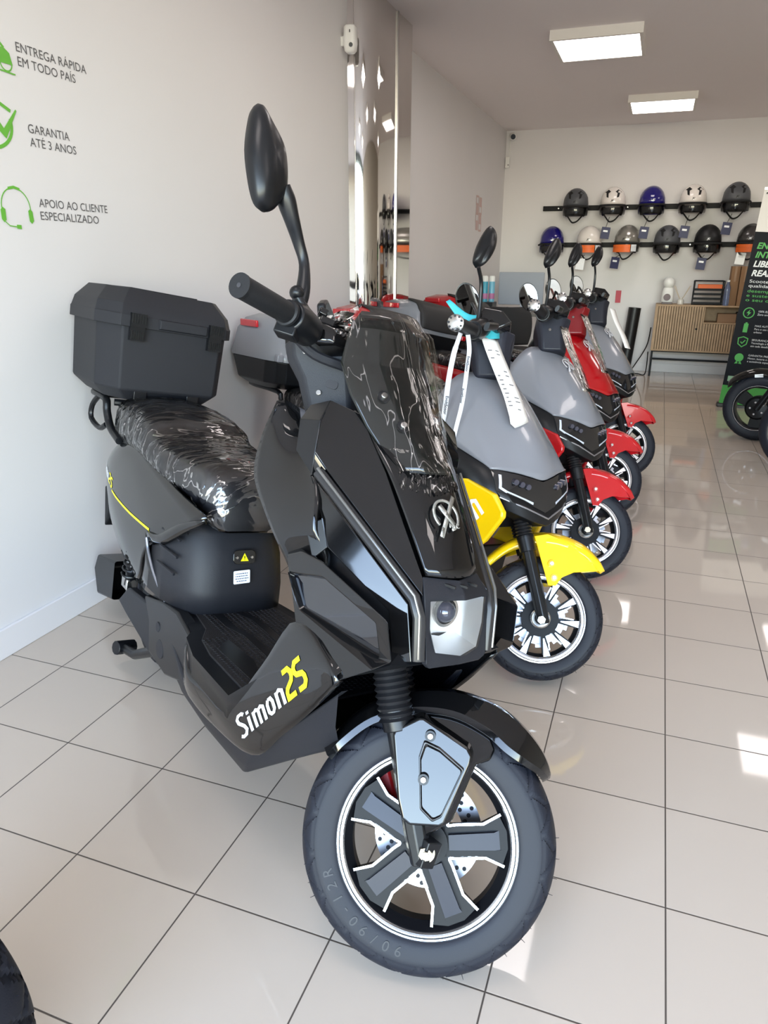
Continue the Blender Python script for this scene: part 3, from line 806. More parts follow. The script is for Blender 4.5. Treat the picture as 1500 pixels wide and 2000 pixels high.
g = subdiv(g, 1); g.xf(fr); drape(g, SIDEB, (0, 1, 0))
g.build('number_lettering', YELLOW, SIDE, weld=False)
# black belly under the panels
rows = []
for (x, y, z), (x2, y2, z2) in zip([(1.15, .15, .50), (1.06, .178, .39), (.945, .180, .272), (.76, .180, .240), (.56, .176, .240), (.40, .16, .30)], [(1.115, .10, .36), (1.0, .13, .27), (.865, .150, .163), (.66, .150, .158), (.52, .145, .162), (.40, .135, .172)]):
    a, b = Vector((x, y, z)), Vector((x2, y2, z2))
    rows.append([a - Vector((0, .02, 0)), a, a.lerp(b, .6) + Vector((0, .008, 0)), b, Vector((b.x, b.y * .6, b.z + .004)), Vector((b.x, 0, b.z + .006)), Vector((b.x, -b.y * .6, b.z + .004))] + [Vector((q.x, -q.y, q.z)) for q in (b, a.lerp(b, .6) + Vector((0, .008, 0)), a, a - Vector((0, .02, 0)))])
MB().grid(rows).build('belly_pan', MATTE, bike, ang=40, bevel=.006)
# floorboard and ribbed mat
fl = MB()
oc = [(.40, .135), (.545, .158), (.575, .182), (.67, .204), (.86, .204), (.98, .19), (1.04, .17)]
op = [Vector((x, y, .352)) for x, y in oc]; op[-2].z = .46; op[-1].z = .56
n = len(op)
fl.grid([[Vector((p.x, -p.y, p.z)) for p in op], [Vector((p.x, -p.y * .5, p.z)) for p in op], [Vector((p.x, p.y * .5, p.z)) for p in op], op])
fl.grid([[p for p in op], [p - Vector((0, .004, .05)) for p in op]]); fl.grid([[Vector((p.x, -p.y, p.z)) for p in op], [Vector((p.x, -p.y + .004, p.z - .05)) for p in op]])
fb = fl.build('footboard', SATIN, bike, ang=30, solid=.004)
mt = MB()
mo = [(.43, .110), (.545, .125), (.60, .158), (.68, .172), (.86, .172), (.95, .150), (.95, -.150), (.86, -.172), (.68, -.172), (.60, -.158), (.545, -.125), (.43, -.110)]
mt.prism(mo, (0, 0, .353), (1, 0, 0), (0, 1, 0), .006)
fm = mt.build('floor_mat', MAT_, fb, bevel=.002)
rb = MB()
for poly in ([(.45, .0), (.52, .03), (.66, .03), (.74, .10), (.84, .10), (.84, .075), (.755, .075), (.68, .008), (.53, .008), (.45, -.02)], [(.45, -.05), (.56, -.05), (.62, -.03), (.80, -.03), (.86, -.06), (.86, -.085), (.79, -.055), (.61, -.055), (.55, -.075), (.45, -.075)], [(.62, -.10), (.74, -.09), (.82, -.11), (.82, -.14), (.66, -.145)]):
    rb.prism(poly, (0, 0, .3592), (1, 0, 0), (0, 1, 0), .002)
rb.build('mat_ribs', SATIN, fm, bevel=.001)
# grid of little tread studs
sd = MB()
for i in range(46):
    for j in range(26):
        x = .45 + i * .0105 + (j % 2) * .005; y = -.155 + j * .0122
        if x > .93 or (x < .6 and abs(y) > .105): continue
        sd.box((x, y, .3597), (.0062, .0062, .0016), Matrix.Rotation(R(45), 3, 'Z'))
sd.build('mat_studs', MAT_, fm, weld=False)

# ------------------------------------------------------------------ seat base, battery cover
rows = []
for x, hw, z in ((.472, .112, .356), (.468, .112, .42), (.450, .108, .50), (.425, .098, .56), (.405, .092, .585)):
    rows.append([(.24, hw + .055, z), (.33, hw + .052, z), (x - .035, hw + .022, z), (x - .008, hw - .012, z), (x, hw * .5, z), (x, 0, z), (x, -hw * .5, z), (x - .008, -hw + .012, z), (x - .035, -hw - .022, z), (.33, -hw - .052, z), (.24, -hw - .055, z)])
MB().grid(rows).build('battery_cover', MATTE, bike, ang=40, solid=.004)
rb = MB()
for i, z in enumerate((.545, .50, .455)):
    rb.tube([(.31, -.1655 - i * .003, z), (.395, -.150 - i * .004, z - .008)], .004, 6)
rb.build('cover_ribs', MATTE, bike)
lp = MB().prism(rrect(.062, .036, .012), (.4565, .000, .508), (0, 1, 0), (-.22, 0, 1), .004)
lt = lp.build('latch_plate', GLOSS, bike, bevel=.001)
for y in (-.021, .021): MB().cyl((.4605, y, .508), (1, 0, .2), .0035, .005, 12).build('latch_screw', STEEL, lt)
MB().prism([(-.011, -.009), (.011, -.009), (0, .011)], (.4612, .000, .508), (0, 1, 0), (-.25, 0, 1), .0006).build('warning_triangle', YELLOW, lt)
MB().prism([(-.0012, -.002), (.0012, -.002), (.0016, .005), (-.0016, .005)], (.4619, .000, .507), (0, 1, 0), (-.25, 0, 1), .0004).prism([(-.0012, -.0055), (.0012, -.0055), (.0012, -.0035), (-.0012, -.0035)], (.4619, .000, .507), (0, 1, 0), (-.25, 0, 1), .0004).build('exclamation_mark', SATIN, lt)
ps = MB().prism(rrect(.046, .034, .003), (.4700, -.006, .458), (0, 1, .06), (-.17, -.04, 1), .0008).build('paper_label', mat('label_paper', rgb(225, 230, 240), 0.6), bike)
tx = MB()
for i in range(4):
    w = (.034, .036, .037, .030)[i]; x = -w / 2
    while x < w / 2 - .002:
        l = random.uniform(.002, .006); tx.add([(x, .009 - i * .0065, 0), (min(x + l, w / 2), .009 - i * .0065, 0), (min(x + l, w / 2), .0116 - i * .0065, 0), (x, .0116 - i * .0065, 0)], [(0, 1, 2, 3)]); x += l + .0012
tx.xf(frame((.4712, -.006, .457), (0, 1, .06), (-.17, -.04, 1))).build('label_print', mat('label_ink', rgb(90, 95, 120), 0.6), ps, weld=False)
# rear body covers
rows = [[(-.43, .055, .545), (-.40, .075, .600), (-.33, .085, .645), (-.26, .08, .66)],
        [(-.435, .085, .49), (-.34, .125, .575), (-.22, .135, .652), (-.12, .125, .69)],
        [(-.36, .105, .43), (-.22, .148, .52), (-.06, .155, .63), (.06, .145, .690)],
        [(-.22, .125, .385), (-.08, .158, .46), (.09, .166, .585), (.24, .156, .672)],
        [(-.06, .135, .335), (.06, .160, .40), (.20, .170, .53), (.40, .160, .655)],
        [(.09, .142, .315), (.16, .160, .36), (.23, .170, .47), (.545, .156, .640)]]
rg = []
for r in rows: rg.append([Vector(p) for p in r])
REARB = None
for s in (-1, 1):
    m_ = MB().grid(surf(rg, 5, 5))
    tip = MB().grid(surf([[(.215, .172, .510), (.30, .172, .525), (.42, .166, .590), (.545, .157, .638)], [(.235, .163, .478), (.33, .160, .508), (.44, .155, .572), (.540, .150, .626)]], 3, 2))
    m_.add(tip.v, tip.f)
    low = MB().grid(surf([[(.215, .172, .510), (.225, .171, .47), (.27, .168, .42), (.345, .150, .352)], [(.09, .142, .315), (.16, .155, .33), (.23, .160, .335), (.33, .150, .345)]], 3, 3))
    m_.add(low.v, low.f)
    if s < 0: m_.flip_y()
    rc = m_.build('rear_side_cover', GLOSS, bike, ang=50, solid=.006)
    if s < 0: REARC = rc; REARB = BVHTree.FromPolygons([tuple(p) for p in m_.v], [tuple(f) for f in m_.f])
MB().tube([(.222, -.1745, .492), (.238, -.171, .455), (.285, -.166, .405), (.345, -.153, .352)], .004, 8, smooth=5).build('cover_edge', mat('bright_edge', rgb(120, 122, 130), 0.2, 0.6), REARC)
# yellow pinstripe and small lettering
pl = crom([(-.175, -.30, .523), (-.10, -.30, .516), (.03, -.30, .512), (.14, -.30, .513), (.225, -.30, .515)], 8)
d_ = MB(); d_.add([p + Vector((0, 0, .0035)) for p in pl] + [p - Vector((0, 0, .0035)) for p in pl], [(i, i + 1, i + 1 + len(pl), i + len(pl)) for i in range(len(pl) - 1)])
drape(d_, REARB, (0, 1, 0)); d_.build('pinstripe', YELLOW, REARC, weld=False)
fr = frame((-.340, -.30, .556), (.19, 0, -.036), (.25, 0, .97))
g, x = glyphs()
for p in g.v: p.x *= .100 / x; p.y *= .52
g = subdiv(g, 1); g.xf(fr); drape(g, REARB, (0, 1, 0)); g.build('rear_lettering', WHITED, REARC, weld=False)
g = glyph25(MB())
for p in g.v: p.x = p.x * .85 + .106; p.y *= .5
g = subdiv(g, 1); g.xf(fr); drape(g, REARB, (0, 1, 0)); g.build('rear_number', YELLOW, REARC, weld=False)
# core under the seat, tail
hull([(-.40, y * .06, .60) for y in (-1, 1)] + [(-.36, y * .07, .50) for y in (-1, 1)] + [(-.05, y * .12, .40) for y in (-1, 1)] + [(.20, y * .13, .36) for y in (-1, 1)] + [(.40, y * .12, .37) for y in (-1, 1)] + [(.36, y * .13, .56) for y in (-1, 1)] + [(.38, y * .13, .61) for y in (-1, 1)] + [(.0, y * .115, .67) for y in (-1, 1)] + [(-.25, y * .07, .655) for y in (-1, 1)], 'seat_frame', SATIN, bike)
# lower rear panel, swingarm, wheel, mudguard, stand, shock
pp = [(.345, .352), (.44, .362), (.575, .345), (.60, .236), (.40, .168), (.27, .178), (.25, .26), (.20, .315)]
m_ = MB().add([Vector((x, -.158 - (.012 if x > .5 else 0), z)) for x, z in pp] + [Vector((x, -.130, z)) for x, z in pp], [tuple(range(8))] + [(i, (i + 1) % 8, (i + 1) % 8 + 8, i + 8) for i in range(8)])
lp_ = m_.build('lower_side_panel', SATIN, bike, bevel=.006)
MB().cyl((.33, -.160, .275), (0, 1, 0), .014, .003, 20).build('panel_cap', MATTE, lp_, bevel=.001)
MB().cyl((.36, -.160, .225), (0, 1, 0), .026, .004, 28).build('panel_cap', MATTE, lp_, bevel=.001)
tyre('rear_tyre', (0, 0, .234), .234, .160, .10, bike)
MB().lathe([(.166, -.04), (.150, -.036), (.135, -.02), (.06, -.03), (.03, -.05), (.03, .05), (.06, .03), (.135, .02), (.150, .036), (.166, .04)], (0, 0, .234), (0, 1, 0), 64).build('hub_motor', DARKAL, bike, ang=30)
MB().prism([(-.06, .20), (.02, .27), (.30, .30), (.42, .26), (.40, .17), (.27, .15), (.02, .185)], (0, -.115, 0), (1, 0, 0), (0, 0, 1), .028).build('swingarm', MATTE, bike, bevel=.006)
MB().cyl((0, -.128, .232), (0, 1, 0), .016, .022, 6).build('rear_axle_nut', STEEL, bike, bevel=.001)
sh = MB().tube([(-.03, -.125, .26), (.03, -.125, .44)], [.014, .014], 12)
shk = sh.build('shock_absorber', SATIN, bike)
pts = []; c0 = Vector((-.025, -.125, .285)); c1 = Vector((.025, -.125, .43)); a_ = (c1 - c0).normalized(); u_ = a_.orthogonal().normalized(); v_ = a_.cross(u_)
for i in range(90): pts.append(c0.lerp(c1, i / 89) + (u_ * math.cos(i * .5) + v_ * math.sin(i * .5)) * .025)
MB().tube(pts, .004, 6).build('shock_spring', SATIN, shk)
MB().box((-.035, -.12, .265), (.05, .035, .035)).cyl((-.035, -.12, .285), (0, 0, 1), .011, .008, 16).build('shock_mount', STEEL, shk, bevel=.003)
rows = []
for a, hw in ((200, .055), (175, .06), (150, .06), (125, .06), (100, .058)):
    a = R(a); rows.append([(.262 * math.cos(a), y * hw, .234 + .262 * math.sin(a) - abs(y) ** 3 * .03) for y in (-1, -.8, 0, .8, 1)])
MB().grid(surf(rows, 2, 4)).build('rear_mudguard', SATIN, bike, ang=60, solid=.004)
MB().add([(-.30, -.085, .10), (-.47, -.085, .06), (-.53, -.085, .14), (-.50, -.085, .20), (-.30, -.085, .24), (-.30, .085, .10), (-.47, .085, .06), (-.53, .085, .14), (-.50, .085, .20), (-.30, .085, .24)], [(0, 1, 2, 3, 4), (9, 8, 7, 6, 5), (0, 5, 6, 1), (1, 6, 7, 2), (2, 7, 8, 3), (3, 8, 9, 4)]).build('splash_guard', SATIN, bike, bevel=.008)
MB().add([(-.43, -.06, .50), (-.56, -.06, .44), (-.56, .06, .44), (-.43, .06, .50), (-.53, -.06, .30), (-.53, .06, .30), (-.46, -.04, .40), (-.46, .04, .40)], [(0, 1, 2, 3), (1, 4, 5, 2), (0, 6, 4, 1), (3, 2, 5, 7), (6, 7, 5, 4)]).build('plate_holder', SATIN, bike, bevel=.004)
cs = MB().tube([(.24, -.12, .16), (.10, -.13, .085), (.0, -.135, .065)], [.016, .015, .015], 10).tube([(.01, -.16, .07), (-.005, -.10, .062)], .022, 10).tube([(.22, .12, .16), (.05, .13, .085), (-.06, .135, .065)], [.016, .015, .015], 10).tube([(.16, -.12, .135), (.16, .12, .135)], .014, 10)
cs.build('centre_stand', SATIN, bike, bevel=.002)
MB().tube([(.52, .15, .17), (.50, .19, .09), (.47, .235, -.035 + .012)], [.012, .011, .010], 10).build('side_stand', SATIN, bike)

# ------------------------------------------------------------------ saddle and its packing film
def seat_rows(e=0.0):
    out = []
    for x, hw, zt, zb in ((-.325, .06, .735, .685), (-.29, .115, .790, .672), (-.20, .135, .815, .672), (-.05, .148, .815, .676), (.06, .155, .795, .676), (.12, .155, .762, .668), (.20, .152, .748, .655), (.30, .145, .745, .635), (.40, .125, .738, .612), (.455, .100, .715, .590), (.478, .075, .680, .585)):
        hw += e; zt += e; zb -= e * .3
        if x > .44: x += e
        if x < -.3: x -= e
        out.append([Vector((x, y * hw, zb + (zt - zb) * h)) for y, h in ((-.86, 0), (-1, .25), (-1, .55), (-.86, .86), (-.45, .985), (0, 1.0), (.45, .985), (.86, .86), (1, .55), (1, .25), (.86, 0))])
    return out
rr = surf(seat_rows(), 3, 4)
sb = MB().ring_loft(rr, True); seat = sb.build('saddle', SEATM, bike, ang=60)
rr = surf(seat_rows(.004), 6, 8)
fm_ = MB(); import mathutils
for r in rr:
    for p in r:
        nz = mathutils.noise.fractal(Vector((p.x * 34, p.y * 10, p.z * 12)), .9, 2.0, 4)
        g_ = Vector((0, p.y, p.z - .68)); g_ = g_.normalized() if g_.length > 1e-6 else Vector((0, 0, 1))
        p += g_ * (.002 + abs(nz) * .007)
fm_.ring_loft(rr, True)
fm_.build('saddle_film', FILM2, bike, ang=180)

# ------------------------------------------------------------------ rack and top box
MB().tube([(-.20, -.135, .675), (-.30, -.135, .700), (-.335, -.14, .745), (-.36, -.14, .785), (-.52, -.13, .788), (-.54, 0, .788), (-.52, .13, .788), (-.36, .14, .785), (-.335, .14, .745), (-.30, .135, .700), (-.20, .135, .675)], .0125, 12, smooth=4).tube([(-.30, -.13, .782), (-.28, 0, .785), (-.30, .13, .782)], .011, 10, smooth=4).tube([(-.45, -.138, .786), (-.45, .138, .786)], .010, 8).tube([(-.42, -.145, .785), (-.47, -.15, .745), (-.47, -.15, .70), (-.40, -.14, .68), (-.35, -.135, .70)], .009, 8, smooth=3).build('rear_rack', SATIN, bike)
def octo(x0, x1, hw, ch, z):   # box outline with cut front corners
    return [Vector((x1, -hw + ch * .6, z)), Vector((x1, hw - ch * .6, z)), Vector((x1 - ch, hw, z)), Vector((x0 + .03, hw, z)), Vector((x0, hw - .03, z)), Vector((x0, -hw + .03, z)), Vector((x0 + .03, -hw, z)), Vector((x1 - ch, -hw, z))]
tb = MB().ring_loft([octo(-.53, -.225, .165, .07, .803), octo(-.57, -.192, .203, .085, .838), octo(-.572, -.188, .210, .088, 1.035)])
box = tb.build('top_box', BOXM, bike, bevel=.005)
ld = MB().ring_loft([octo(-.584, -.176, .221, .088, 1.028), octo(-.584, -.176, .221, .088, 1.062), octo(-.582, -.178, .219, .088, 1.064), octo(-.575, -.190, .212, .085, 1.095), octo(-.545, -.235, .178, .075, 1.140)])
lid = ld.build('box_lid', BOXM, box, bevel=.004)
MB().prism([(-.10, -.11), (.10, -.11), (.10, .11), (-.10, .11)], (-.40, 0, 1.1405), (1, 0, 0), (0, 1, 0), .004).build('lid_panel', BOXM, box, bevel=.003)
MB().add([(-.176, -.055, 1.062), (-.176, .105, 1.062), (-.18, .105, 1.030), (-.18, -.055, 1.030), (-.168, -.05, 1.06), (-.168, .10, 1.06), (-.168, .10, 1.034), (-.168, -.05, 1.034)], [(4, 5, 6, 7), (0, 1, 5, 4), (1, 2, 6, 5), (2, 3, 7, 6), (3, 0, 4, 7)]).build('lid_front_plate', BOXM, box, bevel=.002)
for y in (-.118, .130):
    rb = MB().box((-.170, y, 1.050), (.016, .046, .040)).box((-.178, y, 1.010), (.018, .044, .042))
    for i in range(6):
        rb.box((-.161, y - .019 + i * .0076, 1.054), (.006, .003, .026)); rb.box((-.168, y - .017 + i * .0068, 1.006), (.006, .003, .024))
    rb.build('box_latch', SATIN, box)
for y in (-.085, .085): MB().box((-.205, y, .822), (.02, .040, .026)).box((-.20, y, .808), (.014, .020, .016)).build('box_hinge', SATIN, box, bevel=.002)

# ------------------------------------------------------------------ handlebar, steered
nk = []
for x, z, hx, hy in ((.768, 1.052, .080, .090), (.776, 1.020, .072, .082), (.800, .985, .062, .072), (.825, .935, .056, .066), (.840, .905, .052, .062)):
    nk.append([Vector((x + a * hx, b * hy, z + .3 * a * hx)) for a, b in ((-.75, -1), (.6, -1), (1, -.6), (1, .6), (.6, 1), (-.75, 1), (-1, .7), (-1, -.7))])
neck = MB().ring_loft(nk[::-1]).build('steering_neck', MATTE, bike, ST, bevel=.006)
for p in ((.742, -.083, 1.018), (.793, -.0705, .952)):
    MB().cyl(p, (0, 1, 0), .0055, .006, 14).build('neck_screw', STEEL, neck, bevel=.001)
MB().prism(rrect(.024, .016, .006), (.812, -.0712, .975), (1, 0, 0), (0, 0, 1), .0015).build('neck_slot', HOLE, neck)
cv = [[Vector(p) for p in r] for r in (
    [(.745, -.150, 1.040), (.76, -.150, 1.062), (.80, -.150, 1.055), (.81, -.150, 1.03), (.77, -.15, 1.02)],
    [(.735, -.095, 1.045), (.755, -.095, 1.092), (.83, -.095, 1.085), (.85, -.095, 1.045), (.78, -.095, 1.02)],
    [(.735, 0, 1.050), (.750, 0, 1.112), (.85, 0, 1.100), (.87, 0, 1.050), (.78, 0, 1.02)],
    [(.735, .095, 1.045), (.755, .095, 1.092), (.83, .095, 1.085), (.85, .095, 1.045), (.78, .095, 1.02)],
    [(.745, .150, 1.040), (.76, .150, 1.062), (.80, .150, 1.055), (.81, .150, 1.03), (.77, .15, 1.02)])]
hb = MB().ring_loft(cv).build('handlebar_cover', GLOSS, bike, ST, bevel=.008)
MB().tube([(.735, -.150, 1.022), (.775, -.125, 1.006), (.835, -.095, 1.010), (.875, -.040, 1.020)], .010, 10, smooth=4).build('bowl_rim', MATTE, bike, ST)
MB().box((.772, -.118, 1.066), (.030, .034, .030), Matrix.Rotation(R(20), 3, 'Z')).box((.762, -.128, 1.088), (.018, .020, .014), Matrix.Rotation(R(20), 3, 'Z')).build('switch_cluster', GLOSS, bike, ST, bevel=.003)
MB().prism([(-.07, -.03), (.07, -.03), (.085, .02), (.05, .045), (-.05, .045), (-.085, .02)], (.752, 0, 1.105), (0, -1, 0), (-.35, 0, .9), .018).build('dashboard', SATIN, bike, ST, bevel=.005)
for s in (-1, 1):
    def Y(p): return Vector((p[0], p[1] * -s, p[2]))
    MB().tube([Y((.765, -.13, 1.040)), Y((.742, -.20, 1.036)), Y((.698, -.355, 1.009))], .011, 12).build('handlebar', SATIN, bike, ST)
    gp = MB().tube([Y((.735, -.225, 1.033)), Y((.733, -.232, 1.0325)), Y((.7325, -.234, 1.032)), Y((.698, -.350, 1.010)), Y((.6965, -.355, 1.0095)), Y((.6960, -.357, 1.009)), Y((.6945, -.362, 1.008))], [.0235, .0235, .0195, .0195, .0175, .0205, .0205], 28).build('grip', GRIPM, bike, ST, ang=40)
    MB().cyl(Y((.6944, -.3625, 1.0079)), Y((-.28, -.94, -.18)), .004, .0015, 12).build('grip_end_hole', HOLE, gp)
    hs = MB().tube([Y((.757, -.150, 1.038)), Y((.744, -.196, 1.035)), Y((.737, -.220, 1.033))], [.030, .033, .028], 20).box(Y((.738, -.205, 1.012)), (.040, .036, .03)).build('switch_housing', SATIN, bike, ST, bevel=.003)
    MB().box(Y((.722, -.160, 1.050)), (.012, .020, .016)).box(Y((.718, -.160, 1.030)), (.010, .016, .012)).build('switch_button', GLOSS, hs, bevel=.002)
    br = MB().tube([Y((.768, -.165, 1.046)), Y((.752, -.185, 1.058)), Y((.728, -.200, 1.078))], [.012, .010, .009], 12, smooth=4).sphere(Y((.7265, -.201, 1.083)), .0135, 16).build('brake_lever', SATIN, bike, ST)
    MB().tube([Y((.742, -.168, 1.052)), Y((.728, -.182, 1.048)), Y((.724, -.188, 1.060)), Y((.728, -.186, 1.074))], .0022, 8, smooth=4).build('lever_return_wire', mat('brass_wire', rgb(220, 195, 120), 0.3, 1.0), br)
    if s > 0: continue
    st = MB().tube([Y((.734, -.190, 1.055)), Y((.732, -.190, 1.092)), Y((.716, -.190, 1.142)), Y((.697, -.205, 1.172)), Y((.680, -.230, 1.198)), Y((.664, -.248, 1.222)), Y((.655, -.262, 1.240))], [.015, .014, .010, .011, .014, .017, .012], 14, smooth=5, flat=.75).build('mirror_stalk', SATIN, bike, ST)
    # mirror shell: pod outline traced in its own plane, domed to the front
    outl = [Y(p) for p in ((.650, -.2785, 1.176), (.654, -.262, 1.192), (.655, -.250, 1.230), (.640, -.253, 1.275), (.620, -.264, 1.310), (.590, -.282, 1.338), (.577, -.300, 1.347), (.577, -.314, 1.335), (.583, -.322, 1.308), (.598, -.3225, 1.255), (.621, -.311, 1.205), (.638, -.297, 1.178))]
    outl = crom(outl + [outl[0]], 4)[:-1]
    c0 = sum(outl, Vector()) / len(outl)
    u_ = (outl[28] - outl[0]).normalized(); nrm = (outl[10] - c0).cross(outl[28] - c0).normalized()
    if nrm.x < 0: nrm = -nrm
    def shellring(k, d): return [c0 + (p - c0) * k + nrm * d for p in outl]
    mb = MB().ring_loft([shellring(.97, -.010), shellring(1.0, -.004), shellring(1.0, .004), shellring(.93, .014), shellring(.72, .024), shellring(.40, .030), shellring(.08, .032)])
    msh = mb.build('mirror_shell', SATIN, bike, ST, ang=60)
    MB().add(shellring(.92, -.0105), [tuple(range(len(outl)))]).build('mirror_glass', CRADLE, msh)
# ------------------------------------------------------------------ smoked windscreen and film
def scr(e=0.0, nz=0.0):
    rows = []
    for z, x, hw, bul in ((1.150, .908, .058, .012), (1.118, .930, .094, .018), (1.052, .948, .114, .030), (1.000, .984, .108, .036), (.950, 1.020, .090, .042), (.915, 1.052, .074, .046), (.884, 1.100, .058, .030)):
        hw += e; row = []
        for t in (-1, -.72, -.44, 0, .44, .72, 1):
            k = max(0, (abs(t) - .44) / .56)
            row.append(Vector((x + bul * (1 - k) + .004 * (1 - abs(t)) + e * 1.5, t * hw, z + bul * .2 * (1 - k) + e * .6)))
        rows.append(row)
    return rows
def lin_rows(rows, nu, nv):
    a = [[p.lerp(q, k / nu) for p, q in zip(r, r[1:]) for k in range(nu)] + [r[-1]] for r in [[Vector(p) for p in r] for r in rows]]; out = []
    for i in range(len(a) - 1):
        for k in range(nv): out.append([p.lerp(q, k / nv) for p, q in zip(a[i], a[i + 1])])
    return out + [a[-1]]
ws = MB().grid(lin_rows(scr(), 4, 3)).build('windscreen', SCREEN, bike, ang=12, solid=.003)
for p in ((1.019, .057, 1.001), (1.066, .039, .957)):
    for s in (-1, 1):
        q = Vector((p[0] - .004, p[1] * s, p[2])); nn = Vector((.75, .25 * s, .60))
        wsr = MB().cyl(q + nn * .006, nn, .0115, .004, 20).build('screen_washer', SATIN, ws)
        MB().cyl(q + nn * .010, nn, .0065, .006, 16).build('screen_bolt', STEEL, ws, bevel=.0015)
rr = lin_rows(scr(.006), 10, 12)
for r in rr:
    for p in r:
        a = abs(mathutils.noise.fractal(Vector((p.x * 14 + p.z * 6, p.y * 26 + p.z * 12, p.z * 12)), .9, 2.0, 4))
        edge = min(1.0, max(0, (abs(p.y) - .05) / .05)) + (1 if p.z < .92 else 0)
        p += Vector((.8, 0, .5)) * (.001 + a * (.0008 + .0035 * edge))
fl = MB().grid(rr)
# loose gathered edge at the foot and the twisted tail at the top
ft = []
for i in range(41):
    t = -1 + i / 20; ft.append([Vector((1.098 + .034 * (1 - t * t) + .006 * k + .004 * math.sin(i * 2.1 + k), t * (.060 + .004 * k), .888 - .010 * k + .006 * math.sin(i * 1.7 + k * 2))) for k in range(4)])
fl.grid(ft)
tl = []
for i in range(25):
    a = i / 24; tl.append([Vector((.900 - .022 * k + .008 * math.sin(i * 2.3 + k), -.058 - .020 * a - .008 * k + .006 * math.sin(i * 3 + k * 2), 1.155 - .05 * a + .012 * math.sin(i * 1.9 + k) - .008 * k)) for k in range(5)])
fl.grid(tl)
fl.build('windscreen_film', FILM1, bike, ang=180)
# ------------------------------------------------------------------ the row of matching scooters behind
GREY = mat('grey_hood_paint', rgb(128, 130, 138), 0.22, coat=0.4, spec=0.5)
YELP = mat('yellow_paint', rgb(250, 205, 15), 0.15, coat=0.6)
REDP = mat('red_paint', rgb(178, 18, 26), 0.15, coat=0.6)
REDHOOD = mat('red_hood_paint', rgb(170, 14, 22), 0.14, coat=0.6)
CASEP = mat('case_lid_paint', rgb(126, 128, 134), 0.3, coat=0.3)
CASER = mat('case_lid_red', rgb(175, 20, 28), 0.25, coat=0.4)
PADM = mat('backrest_pad', rgb(48, 46, 46), 0.55, spec=0.3)
LAMPG = mat('dark_lamp_lens', (0.012, 0.012, 0.014, 1), 0.03, coat=0.6)
DRL = mat('drl_strip', rgb(205, 212, 225), 0.2, 0.2)
REDLENS = mat('red_reflector', rgb(200, 30, 40), 0.12, coat=0.5)
A2, AX2, D2 = (1.22303618, 0, 0.17684887), (-0.43837115, 0, 0.89879405), R(46)
ST2 = steer_matrix(A2, AX2, D2)
MROW = [[[0.829578, 0.550698, 0.092369, -1.29421], [-0.558362, 0.816443, 0.147151, 2.69537], [0.005622, -0.173648, 0.984792, 0.00061]],
        [[0.829987, 0.544861, 0.119369, -1.24471], [-0.557732, 0.807789, 0.190816, 3.5151], [0.007543, -0.224951, 0.974341, 0.00103]],
        [[0.829838, 0.546973, 0.110409, -1.22785], [-0.557962, 0.810921, 0.176309, 4.3228], [0.006904, -0.207912, 0.978123, 0.00088]],
        [[0.829695, 0.548919, 0.101461, -1.17105], [-0.558183, 0.813806, 0.161716, 5.11572], [0.0062, -0.190809, 0.981608, 0.00074]]]
MROW = [Matrix(m + [[0, 0, 0, 1]]) for m in MROW]

